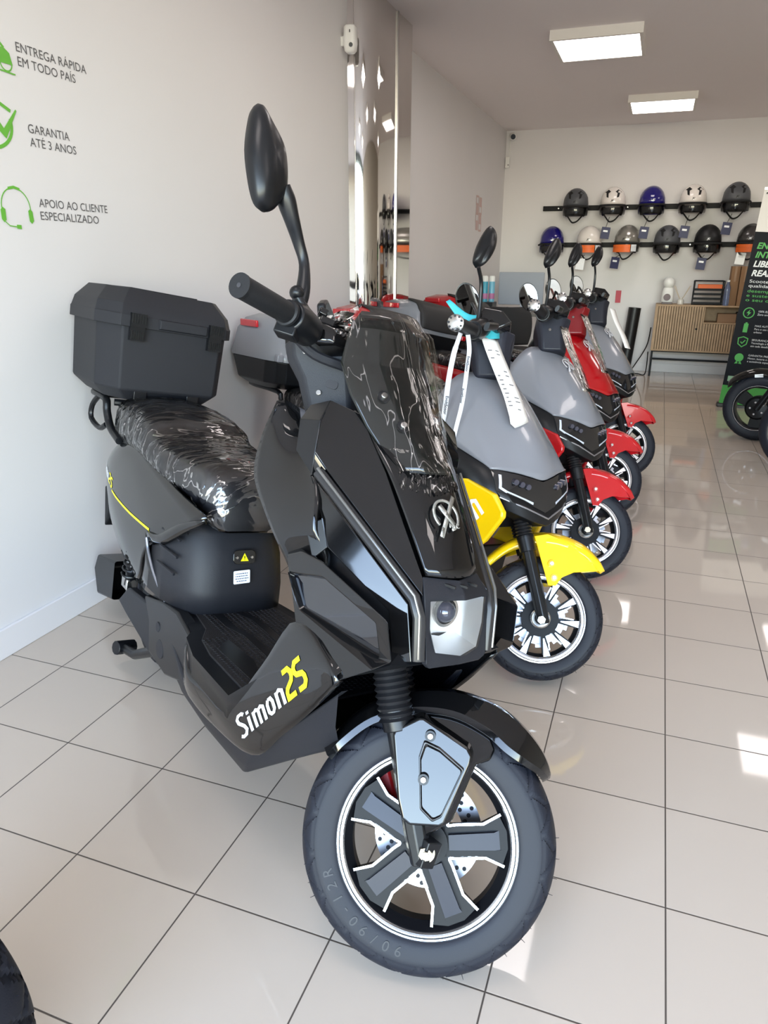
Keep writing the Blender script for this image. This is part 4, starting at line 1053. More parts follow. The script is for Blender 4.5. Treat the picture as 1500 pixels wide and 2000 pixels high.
def wheel10(parent, mtx, c, RR=0.135, w=0.07):
    cx, cy, cz = c; hw = w / 2
    rim = MB().lathe([(RR, -hw), (RR - .006, -hw - .002), (RR - .02, -hw + .006), (RR - .026, -hw + .02), (RR - .026, hw - .02), (RR - .006, hw + .002), (RR, hw), (RR - .012, hw - .01), (RR - .014, 0), (RR - .012, -hw + .01)], c, (0, 1, 0), 72, close=True)
    ys = -hw + .006
    def P(r, a, y): return Vector((cx + r * math.cos(a), cy + y, cz + r * math.sin(a)))
    faces = []
    for k in range(10):
        a = R(9 + 36 * k)
        o = [P(.045, a - .12, ys), P(RR - .024, a - .115, ys), P(RR - .024, a + .115, ys), P(.045, a + .12, ys)]
        b = [p + Vector((0, .022, 0)) for p in o]
        rim.add(o + b, [(0, 1, 2, 3), (4, 7, 6, 5), (0, 4, 5, 1), (1, 5, 6, 2), (2, 6, 7, 3), (3, 7, 4, 0)])
        f = MB(); q = [P(.062, a - .022, ys - .0016), P(RR - .019, a - .085, ys - .0016), P(RR - .019, a + .085, ys - .0016), P(.062, a + .022, ys - .0016)]
        f.add(q + [p + Vector((0, .003, 0)) for p in q], [(0, 1, 2, 3), (0, 4, 5, 1), (1, 5, 6, 2), (2, 6, 7, 3), (3, 7, 4, 0)]); faces.append(f)
    rim.cyl((cx, cy - .008, cz), (0, 1, 0), .056, .05, 32)
    ro = rim.build('front_wheel', DARKAL, parent, mtx, ang=30)
    MB().lathe([(RR + .001, -hw + .004), (RR + .0015, -hw - .003), (RR - .004, -hw - .004), (RR - .008, -hw - .001), (RR - .0085, -hw - .003), (RR - .013, -hw - .002), (RR - .018, -hw + .003), (RR - .019, -hw + .007)], c, (0, 1, 0), 96).build('rim_lip', ALLOY, ro, ang=20)
    for f in faces: f.build('machined_spoke', ALLOY, ro)
    for k in range(5):
        a = R(9 + 72 * k + 18); v = MB()
        pl = [P(.098, a - .20, ys - .002), P(.055, a - .07, ys - .002), P(.050, a, ys - .002), P(.055, a + .07, ys - .002), P(.098, a + .20, ys - .002)]
        for i in range(4):
            p, q = pl[i], pl[i + 1]; e = (q - p).normalized(); nn = Vector((-e.z, 0, e.x)) * .0018; ex = e * .0012
            vs = [p + nn - ex, q + nn + ex, q - nn + ex, p - nn - ex]
            v.add(vs + [u + Vector((0, .003, 0)) for u in vs], [(0, 1, 2, 3), (0, 4, 5, 1), (1, 5, 6, 2), (2, 6, 7, 3), (0, 3, 7, 4)])
        v.build('machined_line', ALLOY, ro)
    MB().lathe([(.030, -hw - .014), (.026, -hw - .017), (.018, -hw - .016), (.018, -hw - .006), (.030, -hw - .006)], c, (0, 1, 0), 32).build('hub_ring', STEEL, ro)
    dk = MB().lathe([(.050, .034), (.082, .034), (.082, .038), (.050, .038)], c, (0, 1, 0), 48, close=True)
    for k in range(10): dk.box((cx + .086 * math.cos(R(36 * k)), cy + .036, cz + .086 * math.sin(R(36 * k))), (.012, .004, .022), Matrix.Rotation(-R(36 * k), 3, 'Y'))
    dk.build('brake_disc', DISC, ro, ang=30)
    return ro

def row_scooter(label, mtx):
    b = empty('electric_scooter', label=label, cat='scooter', group='scooters parked in a row along the left wall', mtx=mtx)
    c = (1.25, 0, .19)
    tyre('front_tyre', c, .19, .130, .085, b, ST2, nt=144)
    wheel10(b, ST2, c)
    for s in (-1, 1):
        lo, hi = Vector((1.262, s * .082, .178)), Vector((1.140, s * .082, .395)); d = (hi - lo).normalized()
        lg = MB().tube([lo, lo + d * .05, hi], [.017, .020, .020], 8).tube([hi - d * .03, hi + d * .02], [.025, .026], 16).build('fork_leg', SATIN, b, ST2, bevel=.002)
        g0, g1 = hi + d * .015, hi + d * .085
        MB().tube([g0.lerp(g1, i / 14) for i in range(15)], [.027 if i % 2 == 0 else .022 for i in range(15)], 18).build('fork_gaiter', MATS['gaiter_rubber'], lg, ang=50)
        MB().tube([g1, g1 + d * .16], .0155, 16).build('fork_tube', STEEL, lg)
    MB().cyl((1.25, -.078, .186), (0, 1, 0), .008, .05, 14).cyl((1.25, -.098, .186), (0, 1, 0), .012, .009, 6).build('axle_nut', ZINC, b, ST2)
    rows = []
    for a, rr, hw, dz in ((54, .246, .004, .000), (57, .250, .026, .008), (64, .256, .050, .016), (78, .264, .064, .024), (96, .266, .068, .026), (114, .262, .066, .022), (132, .254, .060, .016), (150, .246, .050, .012), (157, .240, .034, .008)):
        a = R(a); rows.append([(c[0] + (rr - dz * abs(t) ** 3 - (.014 if abs(t) == 1 else 0)) * math.cos(a), t * hw, c[2] + (rr - dz * abs(t) ** 3 - (.014 if abs(t) == 1 else 0)) * math.sin(a)) for t in (-1, -.92, -.5, 0, .5, .92, 1)])
    fd = MB().grid(surf(rows, 3, 4)).build('front_mudguard', YELP, b, ST2, ang=60, solid=.003)
    for s in (-1, 1):
        pl = [(1.158, .420), (1.195, .440), (1.262, .434), (1.318, .404), (1.362, .388), (1.380, .384), (1.30, .350), (1.272, .325), (1.262, .296), (1.240, .290), (1.215, .330)]
        o1 = [Vector((x, -.078 + (.060 if x > 1.33 else 0) + (.016 if z > .425 else 0), z)) for x, z in pl]; n = len(pl)
        m_ = MB().add(o1 + [p + Vector((0, .006, 0)) for p in o1], [tuple(range(n)), tuple(range(n, 2 * n))[::-1]] + [(i, (i + 1) % n, (i + 1) % n + n, i + n) for i in range(n)])
        if s > 0: m_.flip_y()
        sk = m_.build('mudguard_cheek', YELP, fd, bevel=.002)
        for x, z in ((1.231, .356), (1.250, .318)):
            MB().cyl((x, s * .080, z), (0, 1, 0), .0105, .005, 18).build('screw_washer', YELP, fd)
            MB().cyl((x, s * .084, z), (0, 1, 0), .0065, .005, 14).build('screw_head', STEEL, fd, bevel=.001)
    # bonnet
    half = [[(.835, .205, .700), (.845, .190, .790), (.862, .135, .872), (.875, .06, .892), (.882, 0, .898)],
            [(.955, .190, .668), (.960, .170, .748), (.968, .115, .805), (.978, .055, .826), (.983, 0, .832)],
            [(1.045, .180, .645), (1.052, .155, .694), (1.060, .100, .728), (1.072, .048, .744), (1.078, 0, .748)],
            [(1.090, .174, .634), (1.100, .146, .656), (1.112, .094, .672), (1.126, .046, .680), (1.132, 0, .683)],
            [(1.112, .171, .628), (1.130, .138, .627), (1.148, .090, .622), (1.164, .045, .614), (1.172, 0, .606)]]
    rows = [[(x, -y, z) for x, y, z in r] + [(x, y, z) for x, y, z in r[::-1][1:]] for r in half]
    MB().grid(surf(rows, 4, 4)).build('front_bonnet', GREY, b, ang=60, solid=.008)
    badge(b, (.985, .0, .8375), (0, 1, -.0), (-.78, 0, .62), .060, mat('white_badge', rgb(225, 225, 232), 0.3, 0.4))
    # nose with wrap-round lamp
    fr_half = [[(1.108, .170, .624), (1.128, .138, .622), (1.146, .090, .617), (1.162, .045, .609), (1.170, 0, .600)],
               [(1.140, .162, .566), (1.160, .132, .560), (1.178, .088, .548), (1.194, .044, .528), (1.200, 0, .512)],
               [(1.150, .150, .550), (1.176, .122, .540), (1.196, .082, .526), (1.210, .042, .508), (1.216, 0, .496)],
               [(1.160, .128, .512), (1.184, .100, .502), (1.200, .070, .492), (1.212, .036, .482), (1.216, 0, .474)],
               [(1.120, .120, .498), (1.140, .090, .484), (1.150, .060, .472), (1.158, .03, .462), (1.160, 0, .456)]]
    rows = [[Vector((x, -y, z)) for x, y, z in r] + [Vector((x, y, z)) for x, y, z in r[::-1][1:]] for r in fr_half]
    nose = MB().grid([r for r in rows]); ns = nose.build('front_nose', SATIN, b, ang=30, solid=.004, bevel=.002)
    lens = [[p + Vector((.003, 0, 0)) for p in rows[0]], [a.lerp(bb, .5) + Vector((.006, 0, 0)) for a, bb in zip(rows[0], rows[1])], [p + Vector((.003, 0, 0)) for p in rows[1]]]
    lm = MB().grid(lens); lo_ = lm.build('headlamp', LAMPG, b, ang=40)
    bvh = BVHTree.FromPolygons([tuple(p) for p in lm.v], [tuple(f) for f in lm.f])
    for s in (-1, 1):
        st = stroke([(.148, .612), (.152, .576), (.135, .566), (.050, .538)], .0075) if s < 0 else stroke([(-.148, .612), (-.152, .576), (-.135, .566), (-.050, .538)], .0075)
        st.v = [Vector((1.6, -p.x, p.y)) for p in st.v]
        drape(subdiv(st, 2), bvh, (-1, 0, 0), .0015, .4).build('daytime_strip', DRL, lo_, weld=False) if True else None
        for k in range(3):
            q = MB().cyl((1.165 - k * .006, s * (.062 + k * .022), .585 + k * .006), (1, s * .3, 0), .0085, .03, 14); q.build('lamp_lens', BULB, lo_)
    MB().tube([(1.150, -.152, .549), (1.198, -.082, .526), (1.218, 0, .497), (1.198, .082, .526), (1.150, .152, .549)], .003, 6).build('nose_trim', mat('bright_trim', rgb(150, 150, 155), 0.25, 0.7), ns)
    # coloured side panels, black band above
    for s in (-1, 1):
        pl = [(.93, .560), (1.035, .578), (1.148, .558), (1.192, .515), (1.194, .498), (1.145, .413), (1.03, .300), (.87, .240), (.60, .225), (.60, .285), (.84, .300), (.90, .400)]
        if s > 0: pl = [(.93, .540), (1.00, .552), (1.05, .535), (1.06, .50), (1.06, .44), (1.04, .38), (.98, .300)] + pl[7:]
        o1 = [Vector((x, -.186 + max(0, x - 1.05) * .08, z)) for x, z in pl]; n = len(pl)
        m_ = MB().add(o1 + [p + Vector((0, .02, 0)) for p in o1], [tuple(range(n)), tuple(range(n, 2 * n))[::-1]] + [(i, (i + 1) % n, (i + 1) % n + n, i + n) for i in range(n)])
        if s > 0: m_.flip_y()
        sp = m_.build('side_panel', YELP, b, bevel=.006, seg=3)
        if s < 0:
            g, x = glyphs()
            for p in g.v: p.x *= .235 / x; p.y *= 1.35
            g.xf(frame((.985, -.1845, .318), (.165, .0, .205), (-.62, 0, .5)))
            for p in g.v: p.y = -.1880 + max(0, p.x - 1.05) * .08
            g.build('lettering', WHITED, sp, weld=False)
    hull([(.85, y * .19, .72) for y in (-1, 1)] + [(.87, y * .12, .85) for y in (-1, 1)] + [(1.10, y * .165, .62) for y in (-1, 1)] + [(1.13, y * .15, .52) for y in (-1, 1)] + [(1.05, y * .165, .45) for y in (-1, 1)] + [(.92, y * .165, .40) for y in (-1, 1)] + [(.86, y * .17, .45) for y in (-1, 1)] + [(1.10, y * .09, .44) for y in (-1, 1)], 'inner_fairing', SATIN, b)
    for s in (-1, 1):
        m_ = MB().grid([[(.845, .202, .696), (.96, .188, .664), (1.11, .169, .624)], [(.86, .196, .62), (.98, .186, .59), (1.14, .160, .562)], [(.90, .188, .55), (1.03, .182, .545), (1.165, .140, .520)]])
        if s < 0: m_.flip_y()
        m_.build('nose_band', SATIN, b, ang=40, solid=.004)
    # floor, seat base, tail
    hull([(.95, y * .16, .33) for y in (-1, 1)] + [(.95, y * .14, .20) for y in (-1, 1)] + [(.38, y * .15, .32) for y in (-1, 1)] + [(.38, y * .13, .17) for y in (-1, 1)], 'footboard', SATIN, b, bevel=.008)
    hull([(.45, y * .12, .32) for y in (-1, 1)] + [(.43, y * .12, .58) for y in (-1, 1)] + [(-.10, y * .12, .60) for y in (-1, 1)] + [(-.30, y * .08, .60) for y in (-1, 1)] + [(-.34, y * .07, .48) for y in (-1, 1)] + [(-.02, y * .11, .36) for y in (-1, 1)], 'seat_frame', SATIN, b, bevel=.01)
    for s in (-1, 1):
        rr = [[(-.40, .06, .56), (-.33, .11, .61), (-.20, .12, .635)], [(-.36, .10, .48), (-.15, .15, .53), (.05, .145, .62)], [(-.15, .12, .36), (.08, .155, .44), (.30, .15, .60)], [(.08, .13, .30), (.22, .15, .38), (.46, .14, .56)]]
        m_ = MB().grid(surf(rr, 4, 4))
        if s < 0: m_.flip_y()
        rc = m_.build('rear_side_cover', GREY, b, ang=60, solid=.005)
        if s < 0:
            bv = BVHTree.FromPolygons([tuple(p) for p in m_.v], [tuple(f) for f in m_.f])
            g = glyph25(MB())
            for p in g.v: p.x *= .5; p.y *= .55
            g.xf(frame((-.30, -.3, .515), (.9, 0, -.25), (.25, 0, .9))); drape(subdiv(g, 1), bv, (0, 1, 0)).build('rear_number', mat('yellow_number', rgb(245, 205, 30), .4), rc, weld=False)
    def srow(e):
        out = []
        for x, hw, zt, zb in ((-.30, .06, .66, .61), (-.26, .11, .695, .605), (-.10, .135, .710, .605), (.06, .14, .700, .60), (.14, .145, .672, .60), (.30, .135, .668, .585), (.42, .11, .655, .57), (.46, .08, .63, .57)):
            out.append([Vector((x + (e if x > .4 else 0), t * (hw + e), zb + (zt + e - zb) * h)) for t, h in ((-.86, 0), (-1, .3), (-.95, .75), (-.5, .98), (0, 1), (.5, .98), (.95, .75), (1, .3), (.86, 0))])
        return out
    sd = MB().ring_loft(surf(srow(0), 3, 4)).build('saddle', SEATM, b, ang=60)
    fl = MB().ring_loft(surf(srow(.004), 4, 6))
    for p in fl.v: p += Vector((0, 0, abs(mathutils.noise.noise(Vector((p.x * 30, p.y * 14, p.z * 14)))) * .008))
    fl.build('saddle_film', FILM2, b, ang=180)
    tyre('rear_tyre', (0, 0, .19), .19, .130, .095, b, nt=144, grooves=False)
    MB().lathe([(.135, -.04), (.11, -.025), (.05, -.04), (.05, .04), (.11, .025), (.135, .04)], (0, 0, .19), (0, 1, 0), 40).build('hub_motor', DARKAL, b)
    MB().prism([(-.04, .16), (.02, .22), (.30, .28), (.38, .2), (.02, .15)], (0, -.10, 0), (1, 0, 0), (0, 0, 1), .025).prism([(-.04, .16), (.02, .22), (.30, .28), (.38, .2), (.02, .15)], (0, .125, 0), (1, 0, 0), (0, 0, 1), .025).box((.34, 0, .24), (.05, .23, .06)).build('swingarm', MATTE, b)
    MB().tube([(.50, .13, .17), (.47, .175, .09), (.44, .215, -.035)], [.012, .011, .010], 8).build('side_stand', SATIN, b)
    # rack and top case
    MB().tube([(-.15, -.13, .60), (-.25, -.13, .63), (-.29, -.13, .668), (-.60, -.11, .672), (-.60, .11, .672), (-.29, .13, .668), (-.25, .13, .63), (-.15, .13, .60)], .011, 10, smooth=3).build('rear_rack', SATIN, b)
    def oct2(x0, x1, hw, z, r=.07):
        p = [(x1, hw - r), (x1 - .02, hw - r * .45), (x1 - r, hw), (x0 + r, hw), (x0 + .02, hw - r * .4), (x0, hw - r)]
        return [Vector((x, y, z)) for x, y in p] + [Vector((x, -y, z)) for x, y in p[::-1]]
    cs = MB().ring_loft([oct2(-.56, -.27, .17, .680), oct2(-.62, -.225, .205, .705), oct2(-.66, -.195, .222, .800)]).build('top_case', SATIN, b, bevel=.006)
    MB().ring_loft([oct2(-.665, -.19, .226, .800), oct2(-.668, -.188, .228, .818), oct2(-.665, -.195, .222, .84), oct2(-.655, -.215, .214, .92), oct2(-.63, -.25, .19, .97), oct2(-.58, -.30, .15, .995)]).build('case_lid', CASEP, cs, ang=60)
    pd = [[Vector((x, y, z)) for y in (-.165, -.15, -.08, 0, .08, .15, .165)] for x, z in ((-.198, .822), (-.188, .835), (-.196, .90), (-.225, .955), (-.27, .985), (-.34, 1.003))]
    for i, r in enumerate(pd):
        for p in r: p.x += .014 - abs(p.y) * .09 - (.03 if abs(p.y) > .16 else 0)
    MB().grid(surf(pd, 3, 3)).build('backrest_pad', PADM, cs, ang=60, solid=.015)
    for s in (-1, 1):
        MB().box((-.47, s * .214, .945), (.16, .014, .03), Matrix.Rotation(s * R(-10), 3, 'X')).build('case_reflector', REDLENS, cs, bevel=.004)
        MB().box((-.188, s * .198, .815), (.03, .03, .03)).build('case_catch', GREY, cs, bevel=.004)
    # handlebar
    nk = []
    for x, z, hx, hy in ((.845, 1.00, .070, .090), (.850, .96, .066, .088), (.868, .91, .058, .080), (.885, .86, .055, .075)):
        nk.append([Vector((x + a * hx, bb * hy, z + .3 * a * hx)) for a, bb in ((-.75, -1), (.6, -1), (1, -.6), (1, .6), (.6, 1), (-.75, 1), (-1, .7), (-1, -.7))])
    n_ = MB().ring_loft(nk[::-1]).build('steering_neck', mat('navy_black_plastic', rgb(34, 36, 46), 0.4, spec=.35), b, ST2, bevel=.008)
    for p in ((.845, -.089, .935),): MB().cyl(p, (0, 1, 0), .006, .006, 12).build('neck_screw', STEEL, n_)
    cvv = [[Vector((x, y * k, z)) for x, z in ((.79, 1.00), (.80, 1.045), (.86, 1.05), (.90, 1.02), (.86, .985))] for y, k in ((-.14, 1), (-.08, 1), (0, 1), (.08, 1), (.14, 1))]
    MB().ring_loft(cvv).build('handlebar_cover', GLOSS, b, ST2, bevel=.006)
    MB().box((.80, 0, 1.055), (.05, .10, .02), Matrix.Rotation(R(-30), 3, 'Y')).build('dashboard', SATIN, b, ST2, bevel=.004)
    for s in (-1, 1):
        def Y(p): return Vector((p[0], p[1] * -s, p[2]))
        MB().tube([Y((.83, -.10, 1.01)), Y((.80, -.19, .945)), Y((.765, -.36, .892))], .011, 10).build('handlebar', SATIN, b, ST2)
        gp = MB().tube([Y((.80, -.205, .940)), Y((.7985, -.212, .938)), Y((.797, -.216, .9365)), Y((.768, -.345, .897))], [.024, .024, .020, .020], 20).build('grip', GRIPM, b, ST2)
        d = (Y((.765, -.36, .892)) - Y((.80, -.19, .945))).normalized(); e0 = Y((.7675, -.346, .8965))
        MB().tube([e0, e0 + d * .004, e0 + d * .012, e0 + d * .016], [.022, .024, .024, .018], 20).build('bar_end', STEEL, gp, ang=40)
        bz = MB()
        for k in range(9):
            u = d.orthogonal().normalized(); w2 = d.cross(u); q = e0 + d * .016 + (u * math.cos(k * 2 * PI / 9) + w2 * math.sin(k * 2 * PI / 9)) * .0195
            bz.cyl(q, d, .0032, .003, 8)
        bz.build('bar_end_holes', HOLE, gp)
        MB().tube([Y((.815, -.13, .985)), Y((.803, -.185, .950)), Y((.80, -.205, .940))], [.030, .034, .028], 16).build('switch_housing', SATIN, b, ST2)
        MB().tube([Y((.835, -.14, 1.00)), Y((.860, -.19, .975)), Y((.868, -.27, .945)), Y((.852, -.36, .905))], [.012, .010, .011, .013], 8, smooth=4, flat=.6).build('brake_lever', SATIN, b, ST2)
    # right mirror up on a bent stalk, left mirror swung round with its glass to the front
    sm = MB().tube([(.800, -.165, .965), (.797, -.168, 1.01), (.778, -.195, 1.09), (.760, -.235, 1.12)], [.008, .007, .006, .006], 10, smooth=5).build('mirror_stalk', SATIN, b, ST2)
    outl = crom([Vector(p) for p in ((.752, -.205, 1.132), (.772, -.205, 1.150), (.782, -.190, 1.200), (.774, -.180, 1.250), (.756, -.190, 1.272), (.742, -.200, 1.262), (.734, -.215, 1.200), (.738, -.222, 1.145), (.752, -.205, 1.132))], 4)[:-1]
    c0 = sum(outl, Vector()) / len(outl); nn = Vector((.55, -.75, .25)).normalized()
    def sr(k, d): return [c0 + (p - c0) * k + nn * d for p in outl]
    ms = MB().ring_loft([sr(.96, -.010), sr(1.0, -.004), sr(1, .003), sr(.85, .013), (sr(.5, .019)), sr(.06, .021)]).build('mirror_shell', SATIN, b, ST2, ang=60)
    MB().add(sr(.9, -.0108), [tuple(range(len(outl)))]).build('mirror_glass', CRADLE, ms)
    MB().tube([(.80, .165, .965), (.79, .17, 1.05), (.74, .22, 1.16), (.71, .245, 1.20)], [.008, .007, .006, .006], 10, smooth=5).build('mirror_stalk', SATIN, b, ST2)
    c0 = Vector((.690, .250, 1.208)); nn = Vector((.30, -.82, -.46)).normalized(); u = nn.cross(Vector((0, 0, 1))).normalized(); w2 = u.cross(nn)
    a1 = (u * .64 + w2 * .77).normalized(); a2 = nn.cross(a1)
    def el(k, d): return [c0 + a1 * (.066 * k * math.cos(t * 2 * PI / 28)) + a2 * (.044 * k * math.sin(t * 2 * PI / 28)) + nn * d for t in range(28)]
    ms = MB().ring_loft([el(.3, -.022), el(.8, -.012), el(1, -.002), el(1, .004), el(.94, .005)], cap=False).build('mirror_shell', SATIN, b, ST2, ang=60)
    MB().add(el(.95, .0045), [tuple(range(28))]).build('mirror_glass', CRADLE, ms)
    return b
proto = row_scooter('grey-nosed scooter with yellow mudguard and yellow side panel beside the black one', MROW[0])
variants = [('grey-nosed scooter with red mudguard just behind the yellow-trimmed scooter', {'yellow_paint': REDP, 'case_lid_paint': CASER}),
            ('red-nosed scooter with red mudguard between two grey-nosed scooters', {'yellow_paint': REDP, 'grey_hood_paint': REDHOOD, 'navy_black_plastic': mat('dark_red_plastic', rgb(120, 12, 20), 0.3)}),
            ('grey-nosed scooter with red mudguard farthest back in the row', {'yellow_paint': REDP, 'case_lid_paint': CASER})]
def set_row(o, recolor):
    c = copy_tree(o, None, recolor); return c
for (lb, rc), m in zip(variants, MROW[1:]):
    c = copy_tree(proto, None, rc); c.matrix_world = m; c['label'] = lb

# things hanging on the yellow-trimmed scooter
def ribbon(name, pts, side, wdt, m, label, cat, group=None, thick=.0006):
    pts = crom(pts, 6); sd = Vector(side).normalized() * wdt / 2
    mb = MB().grid([[p - sd, p + sd] for p in pts])
    return mb, pts
LAN = mat('lanyard_ribbon', rgb(236, 238, 246), 0.5)
vw = Vector((.94, .30, 0)).normalized()
mb1, p1 = ribbon('', [(-.558, 2.150, .985), (-.562, 2.135, .955), (-.572, 2.130, .885), (-.582, 2.130, .785), (-.600, 2.132, .672)], vw, .016, LAN, '', '')
mb2, p2 = ribbon('', [(-.535, 2.155, 1.050), (-.517, 2.120, 1.030), (-.506, 2.105, .985), (-.509, 2.105, .94), (-.520, 2.105, .83), (-.536, 2.105, .75), (-.553, 2.106, .665)], vw, .013, LAN, '', '')
mb3, p3 = ribbon('', [(-.535, 2.155, 1.050), (-.548, 2.180, 1.035), (-.558, 2.150, .985)], vw, .014, LAN, '', '')
mb1.add(mb2.v, mb2.f); mb1.add(mb3.v, mb3.f)
ly = mb1.build('lanyard', LAN, None, solid=.0008, ang=60)
tag(ly, 'white printed lanyard looped over the handlebar of the yellow-trimmed scooter', 'lanyard')
INK = mat('dark_print', rgb(40, 44, 60), 0.5)
for t_, pos, h_, v_ in (('EvoltScoor', (-.5735, 2.1265, .84), .0095, -1), ('EvoltScoor', (-.505, 2.1015, .965), .0075, -1), ('EvoltScoor', (-.5185, 2.1015, .87), .0075, -1)):
    g = text_mb(t_, h_, bold=.0003); g.xf(frame(Vector(pos), (-.10, 0, -1) if pos[0] < -.55 else (-.10, 0, -1), vw)); 
    g.v = [p + vw * -.004 for p in g.v]; g.build('lanyard_print', INK, ly, weld=False)
# price sheet in a clear sleeve, teal loop
PAPER = mat('price_paper', rgb(240, 238, 236), 0.6)
TEAL = mat('teal_tag', rgb(60, 175, 190), 0.4)
def pt(p): return MROW[0] @ Vector(p)
tgt = [(.905, -.075, 1.000), (.935, -.075, .955), (.975, -.065, .895), (1.02, -.055, .835), (1.06, -.05, .780)]
rows = []
for i, p in enumerate(crom(tgt, 5)):
    k = i / 20
    rows.append([pt(p + Vector((.012 + .010 * math.sin(k * 3), y * (.036 + .004 * k) , -.004 * abs(y)))) for y in (-1, -.5, 0, .5, 1)])
last = rows[-1]; rows.append([last[0] + Vector((.004, 0, -.02)), last[1] + Vector((.004, 0, -.034)), last[2] + Vector((.004, 0, -.03)), last[3] + Vector((.004, 0, -.02)), last[4] + Vector((.003, 0, -.01))])
tg = MB().grid(rows).build('price_sheet', PAPER, None, solid=.0006, ang=60)
tag(tg, 'long white printed price sheet hanging over the grey bonnet of the yellow-trimmed scooter', 'price tag')
ink = MB()
for i in list(range(4, 7)) + list(range(9, 19)):
    a = rows[i]; b_ = rows[i + 1] if i + 1 < len(rows) else rows[i]
    for c0, c1 in ((.12, .40), (.55, .85)):
        if random.random() < .25: continue
        c1 = c0 + (c1 - c0) * random.uniform(.4, 1)
        def at_(r, t): t *= 4; k = min(3, int(t)); return r[k].lerp(r[k + 1], t - k)
        q = [at_(a, c0), at_(a, c1), at_(a, c1).lerp(at_(b_, c1), .28), at_(a, c0).lerp(at_(b_, c0), .28)]
        nn = (q[1] - q[0]).cross(q[3] - q[0]).normalized()
        if nn.x < 0 and nn.y > 0: nn = -nn
        if nn.z < 0: nn = -nn
        ink.add([p + nn * .0012 for p in q], [(0, 1, 2, 3)])
ink.build('sheet_print', mat('grey_print', rgb(120, 120, 124), .6), tg, weld=False)
lp = MB().grid([[pt(p) for p in r] for r in ([(.80, -.155, 1.085), (.802, -.150, 1.095)], [(.835, -.135, 1.040), (.845, -.115, 1.060)], [(.865, -.115, 1.018), (.880, -.070, 1.062)], [(.895, -.112, 1.000), (.91, -.050, 1.040)], [(.917, -.112, .985), (.925, -.040, 1.000)])])
tl = MB().grid(surf([[pt(p) for p in r] for r in ([(.795, -.170, 1.090), (.800, -.160, 1.098)], [(.838, -.140, 1.040), (.850, -.115, 1.062)], [(.870, -.118, 1.018), (.885, -.060, 1.070)], [(.900, -.112, 1.000), (.915, -.045, 1.045)], [(.917, -.112, .990), (.925, -.040, 1.002)])], 4, 5))
tlo = tl.build('hang_tag', TEAL, None, solid=.0008, ang=60)
tag(tlo, 'teal loop tag hooked on the brake lever above the white price sheet', 'hang tag')
# clear hanging sleeves on the scooters farther back
CLEARF = film_mat('clear_sleeve', (10, 30, 10), gloss=.5, base=.12, bump=.4, width=.03)
for M_, pts, lb in ((MROW[1], [(.92, -.02, .985), (.97, -.02, .91), (1.04, -.02, .83), (1.11, -.02, .74)], 'clear plastic strip hanging over the bonnet of the second grey-nosed scooter'),
                    (MROW[2], [(.92, -.03, .985), (.99, -.03, .90), (1.07, -.03, .80), (1.13, -.03, .71)], 'clear plastic strip hanging over the red bonnet'),
                    (MROW[3], [(.92, .05, .985), (.97, .05, .91), (1.04, .05, .83), (1.09, .05, .76)], 'white folded paper tag hanging on the farthest grey bonnet')):
    rows = [[M_ @ (p + Vector((.018, y * .028, 0))) for y in (-1, 0, 1)] for p in crom(pts, 5)]
    o = MB().grid(rows).build('hanging_sleeve' if 'clear' in lb else 'paper_tag', CLEARF if 'clear' in lb else PAPER, None, solid=.0006, ang=60)
    tag(o, lb, 'plastic sleeve' if 'clear' in lb else 'paper tag')
# ------------------------------------------------------------------ lettering and signs on the left wall
GREEN = mat('green_vinyl', rgb(104, 178, 62), 0.5)
INKW = mat('wall_ink', rgb(92, 90, 92), 0.6)
def wall_fr(y, z): return frame((XL + .0015, y, z), (0, 1, 0), (0, 0, 1))
def wall_text(lines, y, z, h, wd, lb):
    mb = MB()
    for i, (t, w) in enumerate(zip(lines, wd)):
        g = text_mb(t, h, width=w); mb.add([p + Vector((0, -i * .0375, 0)) for p in g.v], g.f)
    o = mb.xf(wall_fr(y, z)).build('wall_lettering', INKW, None, weld=False); tag(o, lb, 'wall lettering')
wall_text(['ENTREGA RÁPIDA', 'EM TODO PAÍS'], 1.932, 1.8075, .026, (.292, .236), 'grey wall lettering reading ENTREGA RÁPIDA EM TODO PAÍS')
wall_text(['GARANTIA', 'ATÉ 3 ANOS'], 1.936, 1.5925, .026, (.172, .196), 'grey wall lettering reading GARANTIA ATÉ 3 ANOS')
wall_text(['APOIO AO CLIENTE', 'ESPECIALIZADO'], 1.938, 1.383, .026, (.314, .264), 'grey wall lettering reading APOIO AO CLIENTE ESPECIALIZADO')
def icon(parts, lb):
    mb = MB()
    for i, st in enumerate(parts): mb.add([Vector((p.x, p.y, i * .0004)) for p in st.v], st.f)
    o = mb.xf(frame((XL + .0015, 0, 0), (0, 1, 0), (0, 0, 1))).build('wall_icon', GREEN, None, weld=False); tag(o, lb, 'wall icon')
def poly2(pts):
    return MB().add([Vector((x, y, 0)) for x, y in pts], [tuple(range(len(pts)))])
def disc2(x, y, r, n=20): return poly2([(x + r * math.cos(2 * PI * k / n), y + r * math.sin(2 * PI * k / n)) for k in range(n)])
def ring2(x, y, r, w, n=28): return stroke([(x + r * math.cos(2 * PI * k / n), y + r * math.sin(2 * PI * k / n)) for k in range(n)], w, True)
icon([stroke([(1.74, 1.805), (1.78, 1.835), (1.85, 1.835), (1.885, 1.805)], .008), poly2([(1.70, 1.765), (1.70, 1.80), (1.745, 1.806), (1.885, 1.806), (1.903, 1.795), (1.910, 1.765)]), ring2(1.885, 1.767, .021, .004), stroke([(1.70, 1.752), (1.915, 1.742)], .004)], 'green car icon on the left wall')
